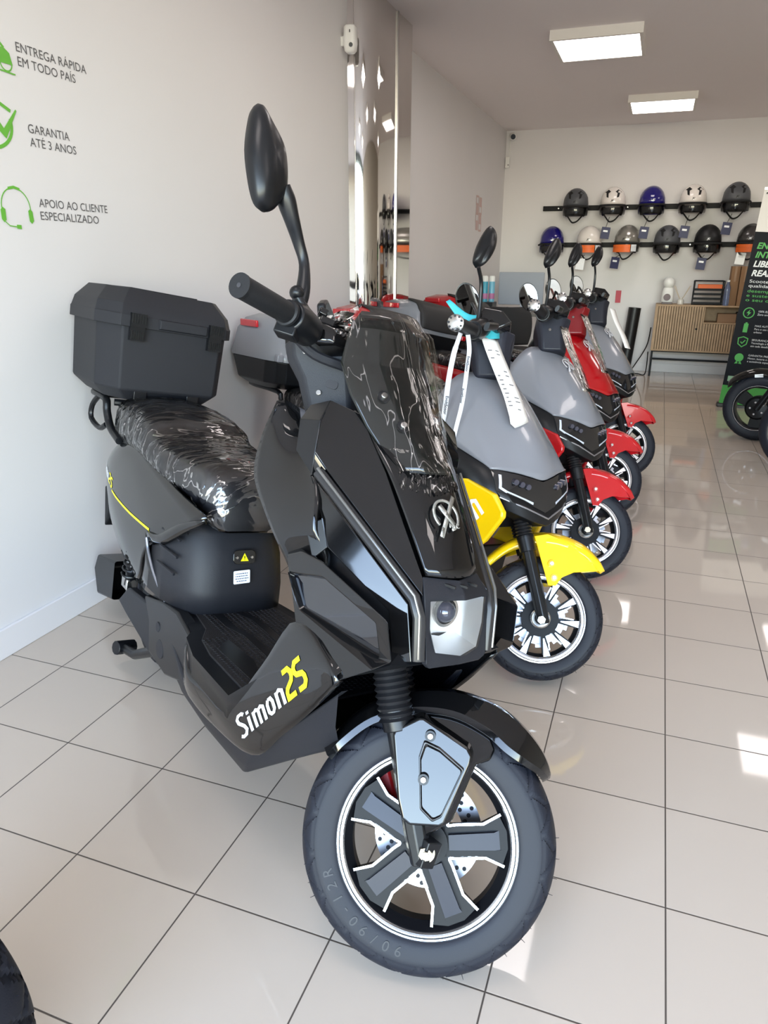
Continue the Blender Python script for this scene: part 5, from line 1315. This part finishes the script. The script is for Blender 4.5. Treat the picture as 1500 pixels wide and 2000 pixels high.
icon([stroke([(1.883 - .10 + .09 * math.cos(R(a)), 1.602 + .070 * math.sin(R(a))) for a in range(-178, 22, 8)], .010), stroke([(1.69, 1.62), (1.72, 1.648), (1.78, 1.662), (1.84, 1.655), (1.876, 1.640)], .010), poly2([(1.800, 1.602), (1.822, 1.615), (1.842, 1.590), (1.895, 1.648), (1.899, 1.644), (1.846, 1.563)])], 'green tick icon in an open ring on the left wall')
icon([stroke([(1.845 + .055 * math.cos(R(a)), 1.375 + .055 * math.sin(R(a))) for a in range(-10, 191, 10)], .0035), stroke([(1.823, 1.427), (1.845, 1.432), (1.867, 1.427)], .008), poly2([(1.889, 1.368), (1.898, 1.374), (1.906, 1.366), (1.907, 1.340), (1.898, 1.331), (1.890, 1.338)]), poly2([(1.783, 1.366), (1.792, 1.374), (1.801, 1.368), (1.800, 1.338), (1.791, 1.331), (1.783, 1.340)]), stroke([(1.793, 1.334), (1.81, 1.322), (1.835, 1.320)], .003), poly2([(1.835, 1.315), (1.853, 1.314), (1.853, 1.326), (1.835, 1.326)])], 'green headset icon on the left wall')
# faded planner printed on the wall behind the column
mb = MB()
for i in range(2):
    for j in range(4):
        if (i + j) % 2 == 0: mb.add([Vector((8.02 + i * .14, 1.56 + j * .085, 0)), Vector((8.13 + i * .14, 1.56 + j * .085, 0)), Vector((8.13 + i * .14, 1.635 + j * .085, 0)), Vector((8.02 + i * .14, 1.635 + j * .085, 0))], [(0, 1, 2, 3)])
        else:
            st = stroke([(8.02 + i * .14, 1.56 + j * .085), (8.13 + i * .14, 1.56 + j * .085), (8.13 + i * .14, 1.635 + j * .085), (8.02 + i * .14, 1.635 + j * .085)], .02, True); mb.add(st.v, st.f)
XB = XL - .05
o = mb.xf(frame((XB + .002, 0, 0), (0, 1, 0), (0, 0, 1))).build('wall_planner', mat('faded_pink_ink', rgb(205, 178, 174), .6), None, weld=False)
tag(o, 'faded pinkish grid planner on the far left wall', 'wall planner')

# ------------------------------------------------------------------ cameras and sensor
e = empty('security_camera', (-1.808, 4.36, 2.411), 'white camera hanging on the chrome column', 'security camera')
MB().ring_loft([[Vector((x * k, y * k, z)) for x, y in rrect(.07, .07, .024)] for z, k in ((.07, .75), (.06, 1), (-.02, 1.05), (-.055, .9), (-.066, .6))]).build('body', WHITE, e, ang=50)
MB().box((-.045, .02, .0), (.05, .03, .05)).build('wall_bracket', WHITE, e, bevel=.004)
MB().cyl((.016, -.036, -.032), (.4, -.9, -.2), .011, .014, 16).build('lens', SATIN, e)
MB().box((.010, -.0365, .035), (.005, .003, .014)).build('status_mark', HOLE, e)
e = empty('security_camera', (-1.83, 9.36, 2.63), 'white camera with black lens up in the far left corner', 'security camera')
MB().cyl((0, -.03, 0), (.3, -.9, -.25), .036, .11, 24).box((-.02, .03, .0), (.05, .06, .05)).build('body', WHITE, e, bevel=.004)
MB().cyl((.012, -.082, -.012), (.3, -.9, -.25), .028, .02, 24).build('lens', SATIN, e)
MB().tube([(-.04, .04, -.03), (-.045, .045, -.20)], .006, 8).build('cable', WHITE, e)
e = empty('motion_sensor', (-1.885, 9.37, 2.36), 'small white box with dark dot below the corner camera', 'sensor')
MB().box((0, 0, 0), (.05, .035, .12)).build('body', WHITE, e, bevel=.006)
MB().cyl((.012, -.02, -.03), (.2, -1, 0), .006, .006, 12).build('eye', HOLE, e)

# ------------------------------------------------------------------ helmets on rails
RAILM = mat('rail_black', rgb(17, 17, 20), 0.5, spec=.2)
for z, x0, x1, lb in ((1.845, -1.43, 1.75, 'upper black rail on the back wall holding helmets'), (1.44, -1.405, 1.75, 'lower black rail on the back wall holding helmets')):
    o = MB().box(((x0 + x1) / 2, 9.395, z), (x1 - x0, .03, .055)).build('helmet_rail', RAILM, None, bevel=.003); tag(o, lb, 'wall rail', 'helmet rails on the back wall')
    for x in (-1.28, -.45 if z < 1.6 else -.5, .22, .9): MB().cyl((x + .03, 9.379, z), (0, 1, 0), .007, .004, 12).build('rail_screw', STEEL, o)
HM = {'grey': mat('helmet_grey', rgb(78, 80, 86), .45), 'white': mat('helmet_white', rgb(232, 226, 222), .18, coat=.5), 'blue': mat('helmet_blue', rgb(24, 20, 110), .12, coat=.8), 'silver': mat('helmet_silver', rgb(150, 147, 142), .2, .5, coat=.5), 'black': mat('helmet_black', rgb(20, 21, 25), .45), 'dark': mat('helmet_gunmetal', rgb(72, 70, 70), .25, .4, coat=.5)}
VIS = clear_mat('helmet_visor', (.86, .86, .88, 1)); ORANGE = mat('orange_card', rgb(240, 110, 40), .5); NAVY = mat('navy_tag', rgb(42, 46, 86), .5); LINER = mat('helmet_lining', rgb(26, 26, 29), .8); SLEEVE = mat('clear_tag_sleeve', rgb(225, 228, 235), .2)
def helmet(col, x, z, lb, vents, card, tagk, turn):
    e = empty('helmet', (x, 9.212, z), lb, 'helmet', 'helmets hung on the wall rails', rz=R(turn))
    W_, D_, H_ = .142, .150, .170
    rows = []
    for k in range(9):
        t = k / 8; ph = PI / 2 * (1 - t) - .28 * t       # crown down to the rim
        rad = math.cos(ph); zz = math.sin(ph) * H_
        row = []
        for i in range(33):
            a = 2 * PI * i / 32
            y = -math.cos(a); xx = math.sin(a)
            cut = 0
            if k > 5: cut = (.012 if y < -.3 else -.075 * (k - 5) / 3)       # sides and nape reach lower than the brow
            row.append(Vector((xx * W_ * rad, y * D_ * rad, zz + cut)))
        rows.append(row)
    sh = MB().grid(rows).build('shell', HM[col], e, ang=60, solid=.004)
    MB().lathe([(.118, 0), (.112, .06), (.10, .0)], (0, .012, -.052), (0, 0, -1), 24).build('lining', LINER, e)
    mbp = MB().sphere((.095, .0, -.085), .05, 12, (.5, 1.1, 1.1)); mbp.build('cheek_pad', LINER, e)
    MB().sphere((-.095, .0, -.085), .05, 12, (.5, 1.1, 1.1)).build('cheek_pad', LINER, e)
    bt = [Vector((.150 * math.sin(R(a)), -.158 * math.cos(R(a)), -.030 + (0 if abs(a) < 70 else -.01))) for a in range(-96, 97, 8)]
    MB().tube(bt, .010, 8).build('brow_trim', LINER, e)
    vs = []
    for zz, k in ((-.040, 1.0), (-.085, 1.02), (-.130, .96), (-.165, .84)):
        vs.append([Vector((.150 * k * math.sin(R(a)), -.160 * k * math.cos(R(a)), zz + abs(a) / 80 * .02)) for a in range(-80, 81, 8)])
    MB().grid(vs).build('visor', VIS, e, ang=60)
    if card:
        oc = [[Vector((.1525 * math.sin(R(a)), -.163 * math.cos(R(a)), zz)) for a in range(-58, 35, 6)] for zz in (-.045, -.085, -.125)]
        MB().grid(oc).build('visor_card', ORANGE, e)
        oc = [[Vector((.1525 * math.sin(R(a)), -.163 * math.cos(R(a)), zz)) for a in range(35, 62, 6)] for zz in (-.045, -.085, -.118)]
        MB().grid(oc).build('visor_card', SLEEVE, e)
    MB().tube([(-.08, -.02, -.13), (-.03, -.06, -.19), (.0, -.07, -.20), (.04, -.05, -.18), (.08, -.02, -.13)], .009, 8, smooth=3, flat=.4).build('chin_strap', LINER, e)
    if vents:
        for s in (-1, 1):
            v = MB()
            pl = [(.024, .108), (.052, .134), (.092, .104), (.074, .100), (.066, .052), (.044, .044), (.048, .092)]
            def on(px_, pz_):
                q = max(0, 1 - (px_ / W_) ** 2 - (pz_ / H_) ** 2); return Vector((s * px_, -D_ * math.sqrt(q) - .003, pz_))
            v.add([on(a, b) for a, b in pl], [(0, 1, 2, 3, 6), (6, 3, 4, 5)]); v.build('vent', LINER, e)
    g = text_mb('JC', .018, bold=.0012, shear=.25, align='CENTER')
    g.v = [Vector((p.x, -D_ * math.sqrt(max(0, 1 - (p.x / W_) ** 2 - ((p.y + .008) / H_) ** 2)) - .003, p.y + .008)) for p in g.v]
    g.build('badge', LINER if col in ('white', 'grey', 'silver') else WHITED, e, weld=False)
    if tagk:
        dx, dz, m_ = tagk
        MB().tube([(dx * .4, -.07, -.15), (dx, -.09, dz + .06)], .003, 6).build('tag_string', LINER, e)
        tb_ = MB().box((dx, -.095, dz), (.095, .006, .125), Matrix.Rotation(R(6), 3, 'Y')).build('hang_card', m_, e, bevel=.001)
        MB().box((dx, -.0988, dz + .02), (.05, .001, .02), Matrix.Rotation(R(6), 3, 'Y')).build('card_print', WHITED, tb_)
for col, u, z, lb, vents, card, tagk, turn in (
        ('grey', -1.035, 1.875, 'matt grey helmet, leftmost on the upper rail', 1, 0, None, 0),
        ('white', -.625, 1.880, 'white helmet on the upper rail between grey and blue helmets', 1, 0, (-.045, -.32, NAVY), 0),
        ('blue', -.21, 1.880, 'shiny blue helmet in the middle of the upper rail', 0, 0, (-.06, -.32, NAVY), 8),
        ('white', .215, 1.885, 'white helmet on the upper rail right of the blue one', 1, 0, (-.05, -.32, NAVY), 0),
        ('grey', .645, 1.895, 'matt grey helmet, rightmost on the upper rail', 1, 0, (-.06, -.30, NAVY), 0),
        ('blue', -1.275, 1.475, 'shiny blue helmet, leftmost on the lower rail', 0, 0, None, 12),
        ('white', -.85, 1.475, 'white helmet with an orange visor card on the lower rail', 0, 1, (-.07, -.25, SLEEVE), 0),
        ('silver', -.425, 1.480, 'silver helmet with an orange visor card on the lower rail', 0, 1, (-.09, -.24, NAVY), -14),
        ('grey', .0, 1.472, 'matt grey helmet with two vents on the lower rail', 1, 0, None, 0),
        ('black', .42, 1.475, 'matt black helmet on the lower rail above the document tray', 0, 0, (-.04, -.24, NAVY), 0),
        ('dark', .85, 1.480, 'gunmetal helmet with orange card half behind the banner', 0, 1, (-.07, -.19, SLEEVE), -8)):
    helmet(col, u, z, lb, vents, card, tagk, turn)

# ------------------------------------------------------------------ slatted sideboard and what stands on it
WOOD = mat('slatted_oak', rgb(176, 148, 116), .55, var=.12, vscale=14); WOODD = mat('oak_shadow_gap', rgb(104, 84, 64), .7); BLKM = mat('black_steel', rgb(18, 19, 24), .5, spec=.2)
e = empty('sideboard', (.48, 9.17, 0), 'slatted oak sideboard on black steel legs under the helmets', 'sideboard')
MB().box((0, 0, .792), (1.03, .36, .018)).box((0, 0, .299), (1.03, .36, .018)).box((-.506, 0, .545), (.018, .36, .475)).box((.506, 0, .545), (.018, .36, .475)).box((0, .17, .545), (.99, .012, .475)).box((.0, 0, .545), (.018, .34, .475)).box((.253, 0, .610), (.488, .34, .014)).build('carcass', WOOD, e, bevel=.002)
def slats(x0, x1, z0, z1, nm):
    mb = MB().box(((x0 + x1) / 2, -.170, (z0 + z1) / 2), (x1 - x0, .014, z1 - z0))
    n = int((x1 - x0) / .026); w = (x1 - x0) / n
    d = mb.build(nm, WOODD, e)
    sl = MB()
    for i in range(n): sl.box((x0 + (i + .5) * w, -.180, (z0 + z1) / 2), (w * .66, .014, z1 - z0))
    so = sl.build('door_slats', WOOD, d, weld=False); so['kind'] = 'stuff'
    return d
d = slats(-.505, -.003, .308, .783, 'door'); MB().cyl((-.06, -.192, .545), (0, 1, 0), .011, .016, 14).build('knob', BLKM, d)
d = slats(.003, .505, .308, .602, 'door'); MB().cyl((.42, -.192, .56), (0, 1, 0), .011, .016, 14).build('knob', BLKM, d)
for x in (-.495, .495):
    for y in (-.16, .16): MB().box((x, y, .145), (.022, .022, .29)).build('leg', BLKM, e)
MB().box((0, -.16, .284), (1.0, .02, .012)).box((0, .16, .284), (1.0, .02, .012)).build('leg_frame', BLKM, e)
MB().box((0, -.02, .185), (.98, .016, .016)).build('stretcher', BLKM, e); MB().box((0, .10, .165), (.98, .016, .016)).build('stretcher', BLKM, e)
o = MB().box((.72, 9.12, .665), (.19, .12, .095)).build('shelf_box', mat('kraft', rgb(150, 116, 86), .6), None, bevel=.004); tag(o, 'small brown box in the open niche of the sideboard', 'box')
o = MB().box((.885, 9.14, .675), (.14, .14, .11)).build('shelf_box', mat('black_card', rgb(30, 28, 34), .5), None, bevel=.004); tag(o, 'dark box at the right end of the sideboard niche', 'box')
e = empty('coffee_machine', (.078, 9.14, .801), 'white rounded coffee machine on the left of the sideboard', 'coffee machine')
MB().ring_loft([[Vector((x * k, y * k + dy, z)) for x, y in rrect(.13, .15, .045)] for z, k, dy in ((.012, .95, 0), (.05, 1, 0), (.13, .95, .01), (.17, .80, .015), (.185, .6, .02))]).build('body', WHITE, e, ang=50)
MB().sphere((0, -.005, .228), .062, 20).build('head', WHITE, e)
MB().cyl((-.005, -.080, .075), (0, 1, 0), .038, .012, 24).build('front_disc', mat('maroon_disc', rgb(80, 50, 58), .4), e)
MB().box((0, -.04, .012), (.115, .13, .022)).build('drip_tray', mat('dark_tray', rgb(60, 34, 34), .4), e, bevel=.003)
e = empty('reed_diffuser', (.222, 9.12, .801), 'small white reed diffuser beside the coffee machine', 'diffuser')
MB().lathe([(.0, 0), (.034, 0), (.036, .03), (.032, .05), (.014, .06), (.014, .075)], (0, 0, 0), (0, 0, 1), 24).build('bottle', mat('milk_glass', rgb(215, 212, 205), .2), e)
for k, (dx, dy) in enumerate(((-.09, 0), (-.075, .02), (.08, 0), (.09, .02))): MB().tube([(0, 0, .03), (dx, dy, .20)], .0028, 6).build('reed', mat('reed_straw', rgb(205, 190, 165), .7), e)
e = empty('document_tray', (.495, 9.13, .801), 'black wire document tray stacked with papers on the sideboard', 'document tray')
fr = MB()
for x in (-.15, .15): fr.tube([(x - .006, -.11, 0), (x, -.11, .255), (x, .11, .255), (x, .11, 0)], .006, 6)
fr.tube([(-.15, -.11, .255), (.15, -.11, .255)], .006, 6).tube([(-.15, .11, .255), (.15, .11, .255)], .006, 6)
fr.build('frame', BLKM, e)
for i, z in enumerate((.012, .06, .108, .156)):
    MB().box((0, 0, z), (.295, .21, .006)).box((0, -.106, z + .010), (.295, .004, .022)).build('shelf', BLKM, e)
for i, z in enumerate((.020, .069, .117)):
    o = MB().box((.485 + .004 * i, 9.125, .801 + z), (.25, .17, .008)).build('paper_stack', mat('tray_papers', rgb(160, 162, 168), .7), None)
    tag(o, ('paper stack on the lowest', 'paper stack on the second', 'paper stack on the third')[i] + ' shelf of the document tray', 'papers')
o = MB().box((.505, 9.12, .989), (.245, .16, .060)).build('orange_box', ORANGE, None, bevel=.004); tag(o, 'orange printed box on the top shelf of the document tray', 'box')
g = text_mb('PORTA-RETRATO', .016, width=.17); g = None
for x, w, y, lb in ((.742, .085, 9.16, 'tall brown cardboard box beside the document tray'), (.84, .10, 9.13, 'second tall brown cardboard box half behind the banner')):
    o = MB().box((x, y, .801 + .205), (w, .20, .41)).build('cardboard_box', mat('cardboard', rgb(150, 116, 84), .8, var=.05), None, bevel=.003); tag(o, lb, 'box')
    MB().box((x, y - .101, .801 + .33), (w * .25, .002, .16)).build('packing_tape', mat('brown_tape', rgb(165, 132, 100), .4), o)
e = empty('water_bottle', (.680, 9.018, .801), 'clear bluish plastic bottle beside the cardboard box', 'bottle')
MB().lathe([(0, 0), (.03, 0), (.032, .02), (.030, .15), (.031, .19), (.014, .235), (.014, .25)], (0, 0, 0), (0, 0, 1), 20).build('body', mat('blue_pet', rgb(150, 165, 205), .1, trans=.6), e)
MB().cyl((0, 0, .258), (0, 0, 1), .016, .02, 14).build('cap', WHITE, e)
o = MB().tube([(-.31, 9.27, .0), (-.285, 9.27, .37), (-.262, 9.275, .745)], .070, 24).build('black_roll', mat('black_film_roll', rgb(18, 18, 21), .45), None, ang=40); tag(o, 'black wrapped roll standing against the back wall by the farthest scooter', 'roll')
o = MB().tube([(-.06, 9.36, .52), (-.075, 9.34, .34), (-.12, 9.30, .22), (-.19, 9.24, .09), (-.23, 9.15, .010), (-.14, 9.05, .010), (-.07, 9.02, .010), (-.055, 9.10, .10), (-.06, 9.30, .24)], .006, 8, smooth=6).build('power_cable', RAILM, None); tag(o, 'black power cable looping down beside the sideboard legs', 'cable')

# ------------------------------------------------------------------ roll-up banner
BM = Matrix.Translation((.612, 7.2, 0)) @ Matrix.Rotation(R(3.0), 4, 'Y')
e = empty('roll_up_banner', label='black and green roll-up advertising banner at the right edge', cat='banner', mtx=BM)
BLK = mat('banner_black', rgb(24, 26, 32), .6, spec=.15); BWH = mat('banner_white', rgb(226, 222, 220), .5); BGR = mat('banner_green', rgb(62, 160, 62), .5); BPR = mat('banner_print', rgb(222, 224, 226), .5)
def slab(x0, x1, z0, z1, nm, m): return MB().box(((x0 + x1) / 2, .002, (z0 + z1) / 2), (x1 - x0, .004, z1 - z0)).build(nm, m, e)
slab(0, .85, .03, .20, 'green_foot_panel', BGR); slab(0, .85, .20, 1.492, 'black_panel', BLK)
slab(0, .85, 1.492, 1.82, 'white_head_panel', BWH)
MB().box((.425, .03, .018), (.88, .09, .036)).build('cassette', SATIN, e, bevel=.006)
MB().tube([(.425, .03, .03), (.425, .03, 1.80)], .010, 10).build('support_pole', STEEL, e)
MB().box((.43, .0, 1.825), (.86, .016, .018)).build('top_rail', STEEL, e)
def btext(t, x, z, h, m, w=None, b=.0, sh=0, nm='banner_lettering'):
    g = text_mb(t, h, width=w, bold=b, shear=sh); g.xf(frame((x, -.0012, z), (1, 0, 0), (0, 0, 1))); return g.build(nm, m, e, weld=False)
btext('ENERGIA', .095 - .06, 1.360, .050, BGR, None, .0022, .2); btext('INTELIGENTE', .037, 1.288, .050, BGR, None, .0022, .2); btext('LIBERDADE', .037, 1.215, .050, BPR, None, .0022, .2); btext('REAL', .037, 1.140, .050, BPR, None, .0022, .2)
btext('Scooters elétricas de alta', .037, 1.085, .026, BPR, .55); btext('qualidade que combinam', .037, 1.048, .026, BPR, .55)
btext('desempenho, economia', .037, 1.005, .026, BGR, .55); btext('e sustentabilidade para', .037, .968, .026, BGR, .55); btext('o seu dia a dia', .037, .931, .026, BGR, .36)
def bflat(parts, m, nm='banner_icon'):
    mb = MB()
    for i, st in enumerate(parts): mb.add([Vector((p.x, -.0012 - i * .0004, p.y)) for p in st.v], st.f)
    mb.build(nm, m, e, weld=False)
ix = .085
bflat([ring2(ix, .835, .042, .008), poly2([(ix + .008, .865), (ix - .018, .832), (ix - .002, .832), (ix - .008, .806), (ix + .018, .840), (ix + .002, .840)])], BGR)
bflat([poly2([(ix - .018, .67), (ix + .018, .67), (ix + .018, .745), (ix + .008, .745), (ix + .008, .755), (ix - .008, .755), (ix - .008, .745), (ix - .018, .745)])], BGR)
bflat([stroke([(ix, .632), (ix + .038, .618), (ix + .034, .57), (ix, .545), (ix - .034, .57), (ix - .038, .618)], .008, True), stroke([(ix - .016, .588), (ix - .002, .575), (ix + .020, .604)], .008)], BGR)
bflat([disc2(ix, .452, .036), poly2([(ix - .030, .395), (ix - .014, .425), (ix - .002, .400)]), poly2([(ix + .030, .395), (ix + .014, .425), (ix + .002, .400)])], BGR)
bflat([poly2([(ix - .055, .238), (ix + .02, .238), (ix + .02, .285), (ix - .055, .285)]), poly2([(ix + .024, .238), (ix + .065, .238), (ix + .065, .258), (ix + .048, .275), (ix + .024, .275)]), disc2(ix - .03, .234, .012), disc2(ix + .04, .234, .012)], mat('banner_pale_green', rgb(140, 180, 145), .5))
for z, ls in ((.845, ('100% ELÉTRICO', 'Zero emissões')), (.722, ('MAIS AUTONOMIA', 'Para o uso intensivo', 'urbano')), (.603, ('SEGURANÇA', 'Tecnologia e fiabilidade', 'em cada detalhe')), (.470, ('GARANTIA PREMIUM', 'Motor, bateria e controlador', 'e assistência especializada')), (.275, ('ENTREGA', 'EM TODO O PAÍS'))):
    for i, t in enumerate(ls): btext(t, .155, z - i * .026, .017, BPR)
btext('Z', .20, 1.60, .05, SATIN, None, .002, .3); MB().cyl((.028, -.004, 1.79), (0, 1, 0), .008, .008, 12).build('corner_rivet', SATIN, e)

# ------------------------------------------------------------------ desk corner at the far left
e = empty('desk', (-1.42, 8.05, 0), 'dark desk in the far left corner behind the scooters', 'desk')
MB().box((0, 0, .725), (.92, .65, .03)).build('desk_top', mat('desk_laminate', rgb(120, 118, 112), .5), e, bevel=.003)
for x in (-.43, .43):
    for y in (-.29, .29): MB().box((x, y, .355), (.04, .04, .71)).build('leg', BLKM, e)
e = empty('monitor', (-1.395, 8.02, .74), 'grey backed monitor on a white stand on the desk', 'monitor', rz=R(0))
MB().box((0, 0, .235), (.475, .025, .33)).build('back_shell', mat('monitor_back', rgb(150, 156, 168), .45), e, bevel=.006)
MB().box((.03, -.03, .105), (.045, .03, .20)).build('stand_post', mat('stand_white', rgb(190, 194, 202), .35), e, bevel=.004); MB().box((.03, -.02, .006), (.20, .16, .012)).build('stand_foot', MATS['stand_white'], e, bevel=.004)
MB().box((.10, -.035, .085), (.09, .02, .025)).build('port_cover', SATIN, e)
o = MB().box((-1.725, 7.90, .79), (.16, .22, .10)).build('dark_case', SATIN, None, bevel=.006); tag(o, 'low black case on the desk under the spray cans', 'case')
for x, y, lb, c in ((-1.752, 7.88, 'blue and pink spray can on the black case', rgb(70, 160, 185)), (-1.687, 7.92, 'pale blue spray can behind the pink one', rgb(120, 185, 210))):
    e = empty('spray_can', (x, y, .84), lb, 'spray can')
    MB().lathe([(0, 0), (.031, 0), (.031, .20), (.026, .215)], (0, 0, 0), (0, 0, 1), 24).build('can', mat('can_' + str(int(c[0] * 1000)), c, .3), e)
    MB().lathe([(.0313, .03), (.0314, .031), (.0314, .085), (.0313, .086)], (0, 0, 0), (0, 0, 1), 24).build('label_band', mat('pink_band', rgb(190, 120, 165), .4), e)
    MB().lathe([(.031, .205), (.031, .25), (.026, .262), (0, .264)], (0, 0, 0), (0, 0, 1), 24).build('cap', WHITE, e)
e = empty('office_chair', (-1.30, 6.85, 0), 'black rounded office chair behind the yellow-trimmed scooter', 'chair', rz=R(15))
rows = [[Vector((x * k, .02 + .10 * (x / .24) ** 2, z)) for x in (-.24, -.2, -.1, 0, .1, .2, .24)] for z, k in ((.50, .9), (.60, 1), (.72, 1), (.80, .9), (.845, .6))]
MB().grid(surf(rows, 3, 4)).build('backrest', mat('chair_fabric', rgb(42, 41, 42), .8), e, ang=60, solid=.05)
MB().ring_loft([[Vector((x * k, y * k - .22, z)) for x, y in rrect(.48, .46, .12)] for z, k in ((.42, .95), (.44, 1), (.48, 1), (.50, .93))]).build('seat', MATS['chair_fabric'], e, ang=50)
MB().cyl((0, -.22, .26), (0, 0, 1), .025, .34, 16).build('column', BLKM, e)
bs = MB()
for k in range(5):
    a = 2 * PI * k / 5; bs.tube([(0, -.22, .10), (.28 * math.cos(a), -.22 + .28 * math.sin(a), .06)], [.022, .014], 8)
bs.build('star_base', BLKM, e)
for k in range(5):
    a = 2 * PI * k / 5; MB().cyl((.28 * math.cos(a), -.22 + .28 * math.sin(a), .026), (math.sin(a), -math.cos(a), 0), .026, .03, 14).build('castor', SATIN, e)
o = MB().box((-.47, 9.395, .86), (.06, .004, .14)).build('red_sticker', mat('red_card', rgb(190, 60, 80), .5), None); tag(o, 'small red card stuck low on the back wall', 'sticker')

# ------------------------------------------------------------------ scooters cut by the frame on the right, tyre bottom left
def side_scooter(loc, rz, steer, lb):
    m = Matrix.Translation(loc) @ Matrix.Rotation(R(rz), 4, 'Z')
    b = empty('electric_scooter', label=lb, cat='scooter', mtx=m)
    c = (0, 0, .24); s_ = Matrix.Translation(c) @ Matrix.Rotation(R(steer), 4, 'Z') @ Matrix.Translation((0, 0, -.24)) if 0 else Matrix.Rotation(R(steer), 4, 'Z')
    tyre('front_tyre', c, .24, .160, .10, b, s_, nt=144)
    rim = MB().lathe([(.166, -.04), (.160, -.043), (.150, -.036), (.145, -.01), (.145, .01), (.150, .036), (.160, .043), (.166, .04)], c, (0, 1, 0), 72)
    for k in range(3):
        a = R(30 + 120 * k); d = Vector((math.cos(a), 0, math.sin(a))); t = Vector((-math.sin(a), 0, math.cos(a))); o_ = Vector(c)
        q = [o_ + d * .05 - t * .035, o_ + d * .150 - t * .05, o_ + d * .150 + t * .05, o_ + d * .05 + t * .035]
        rim.add([p + Vector((0, -.02, 0)) for p in q] + [p + Vector((0, .02, 0)) for p in q], [(0, 1, 2, 3), (4, 7, 6, 5), (0, 4, 5, 1), (1, 5, 6, 2), (2, 6, 7, 3), (3, 7, 4, 0)])
    ro = rim.lathe([(.02, -.055), (.07, -.05), (.085, -.03), (.085, .03), (.07, .05), (.02, .055)], c, (0, 1, 0), 40).build('front_wheel', SATIN, b, s_, ang=30)
    for sd in (-1, 1):
        MB().lathe([(.166, sd * .0415), (.163, sd * .0445), (.160, sd * .0445)], c, (0, 1, 0), 72).build('rim_lip', ALLOY, ro)
        for k in range(5): MB().cyl((.045 * math.cos(R(72 * k)), sd * .052, .24 + .045 * math.sin(R(72 * k))), (0, 1, 0), .007, .008, 10).build('hub_bolt', ALLOY, ro)
        MB().tube([(-.0, sd * .075, .24), (-.22, sd * .075, .66)], [.022, .024], 12).build('fork_leg', SATIN, b, s_)
    rows = []
    for a, hw in ((38, .03), (52, .05), (75, .062), (100, .066), (130, .062), (150, .05)):
        a = R(a); rows.append([(.285 * math.cos(a) * (1 - .02 * abs(y) ** 3), y * hw, .24 + .285 * math.sin(a) - .05 * abs(y) ** 3) for y in (-1, -.7, 0, .7, 1)])
    md = MB().grid(surf(rows, 3, 4)).build('front_mudguard', GLOSS, b, s_, ang=60, solid=.004)
    MB().box((.02, .062, .475), (.055, .003, .022), Matrix.Rotation(R(8), 3, 'Y')).build('white_sticker', WHITED, md)
    hull([(-.05, y * .10, .72) for y in (-1, 1)] + [(-.20, y * .15, .98) for y in (-1, 1)] + [(-.30, y * .16, .60) for y in (-1, 1)] + [(-.40, y * .2, .95) for y in (-1, 1)] + [(-.45, y * .19, .40) for y in (-1, 1)] + [(-.12, y * .07, .60) for y in (-1, 1)], 'front_cowl', GLOSS, b, bevel=.015)
    MB().sphere((-.07, 0, .80), .065, 18, (.5, 1.2, .8)).build('headlamp', mat('round_lamp', rgb(120, 140, 170), .05, .3, coat=1), b)
    MB().tube([(-.42, -.33, 1.06), (-.34, -.12, 1.03), (-.34, .12, 1.03), (-.42, .33, 1.06)], .016, 10).build('handlebar', SATIN, b, s_)
    hull([(-.40, y * .16, .34) for y in (-1, 1)] + [(-.40, y * .14, .18) for y in (-1, 1)] + [(-.85, y * .16, .34) for y in (-1, 1)] + [(-.85, y * .14, .18) for y in (-1, 1)], 'footboard', SATIN, b, bevel=.01)
    hull([(-.85, y * .15, .30) for y in (-1, 1)] + [(-.82, y * .14, .68) for y in (-1, 1)] + [(-1.55, y * .10, .74) for y in (-1, 1)] + [(-1.50, y * .12, .52) for y in (-1, 1)] + [(-1.0, y * .12, .28) for y in (-1, 1)], 'rear_body', GLOSS, b, bevel=.015)
    MB().ring_loft(surf([[(x, t * hw, zb + h * (zt - zb)) for t, h in ((-.9, 0), (-1, .5), (-.7, .95), (0, 1), (.7, .95), (1, .5), (.9, 0))] for x, hw, zt, zb in ((-.80, .08, .74, .68), (-.90, .12, .78, .69), (-1.2, .13, .80, .71), (-1.45, .12, .83, .74), (-1.52, .06, .80, .75))], 3, 3)).build('saddle', SEATM, b, ang=60)
    tyre('rear_tyre', (-1.30, 0, .24), .24, .160, .11, b, nt=96, grooves=False)
    MB().lathe([(.166, -.04), (.10, -.05), (.10, .05), (.166, .04)], (-1.30, 0, .24), (0, 1, 0), 40).build('hub_motor', SATIN, b)
    MB().tube([(-.62, .12, .20), (-.60, .17, .10), (-.58, .20, .004)], .012, 8).build('side_stand', SATIN, b)
    return b
side_scooter((.765, 5.85, 0), 186, -22, 'black scooter front wheel and mudguard at the right edge before the banner')
side_scooter((.89, 5.02, 0), 192, -55, 'nearer black scooter tyre cut off by the right edge of the frame')
b = empty('electric_scooter', label='knobbly black scooter tyre in the bottom left corner', cat='scooter', mtx=Matrix.Translation((-.915, .465, 0)))
tyre('front_tyre', (0, 0, .225), .225, .150, .12, b)
MB().lathe([(.155, -.04), (.145, -.04), (.13, -.01), (.13, .01), (.145, .04), (.155, .04)], (0, 0, .225), (0, 1, 0), 48).lathe([(.02, -.05), (.13, -.02), (.13, .02), (.02, .05)], (0, 0, .225), (0, 1, 0), 32).build('front_wheel', SATIN, b)
for sd in (-1, 1): MB().tube([(0, sd * .08, .225), (-.20, sd * .08, .60)], .020, 10).build('fork_leg', SATIN, b)
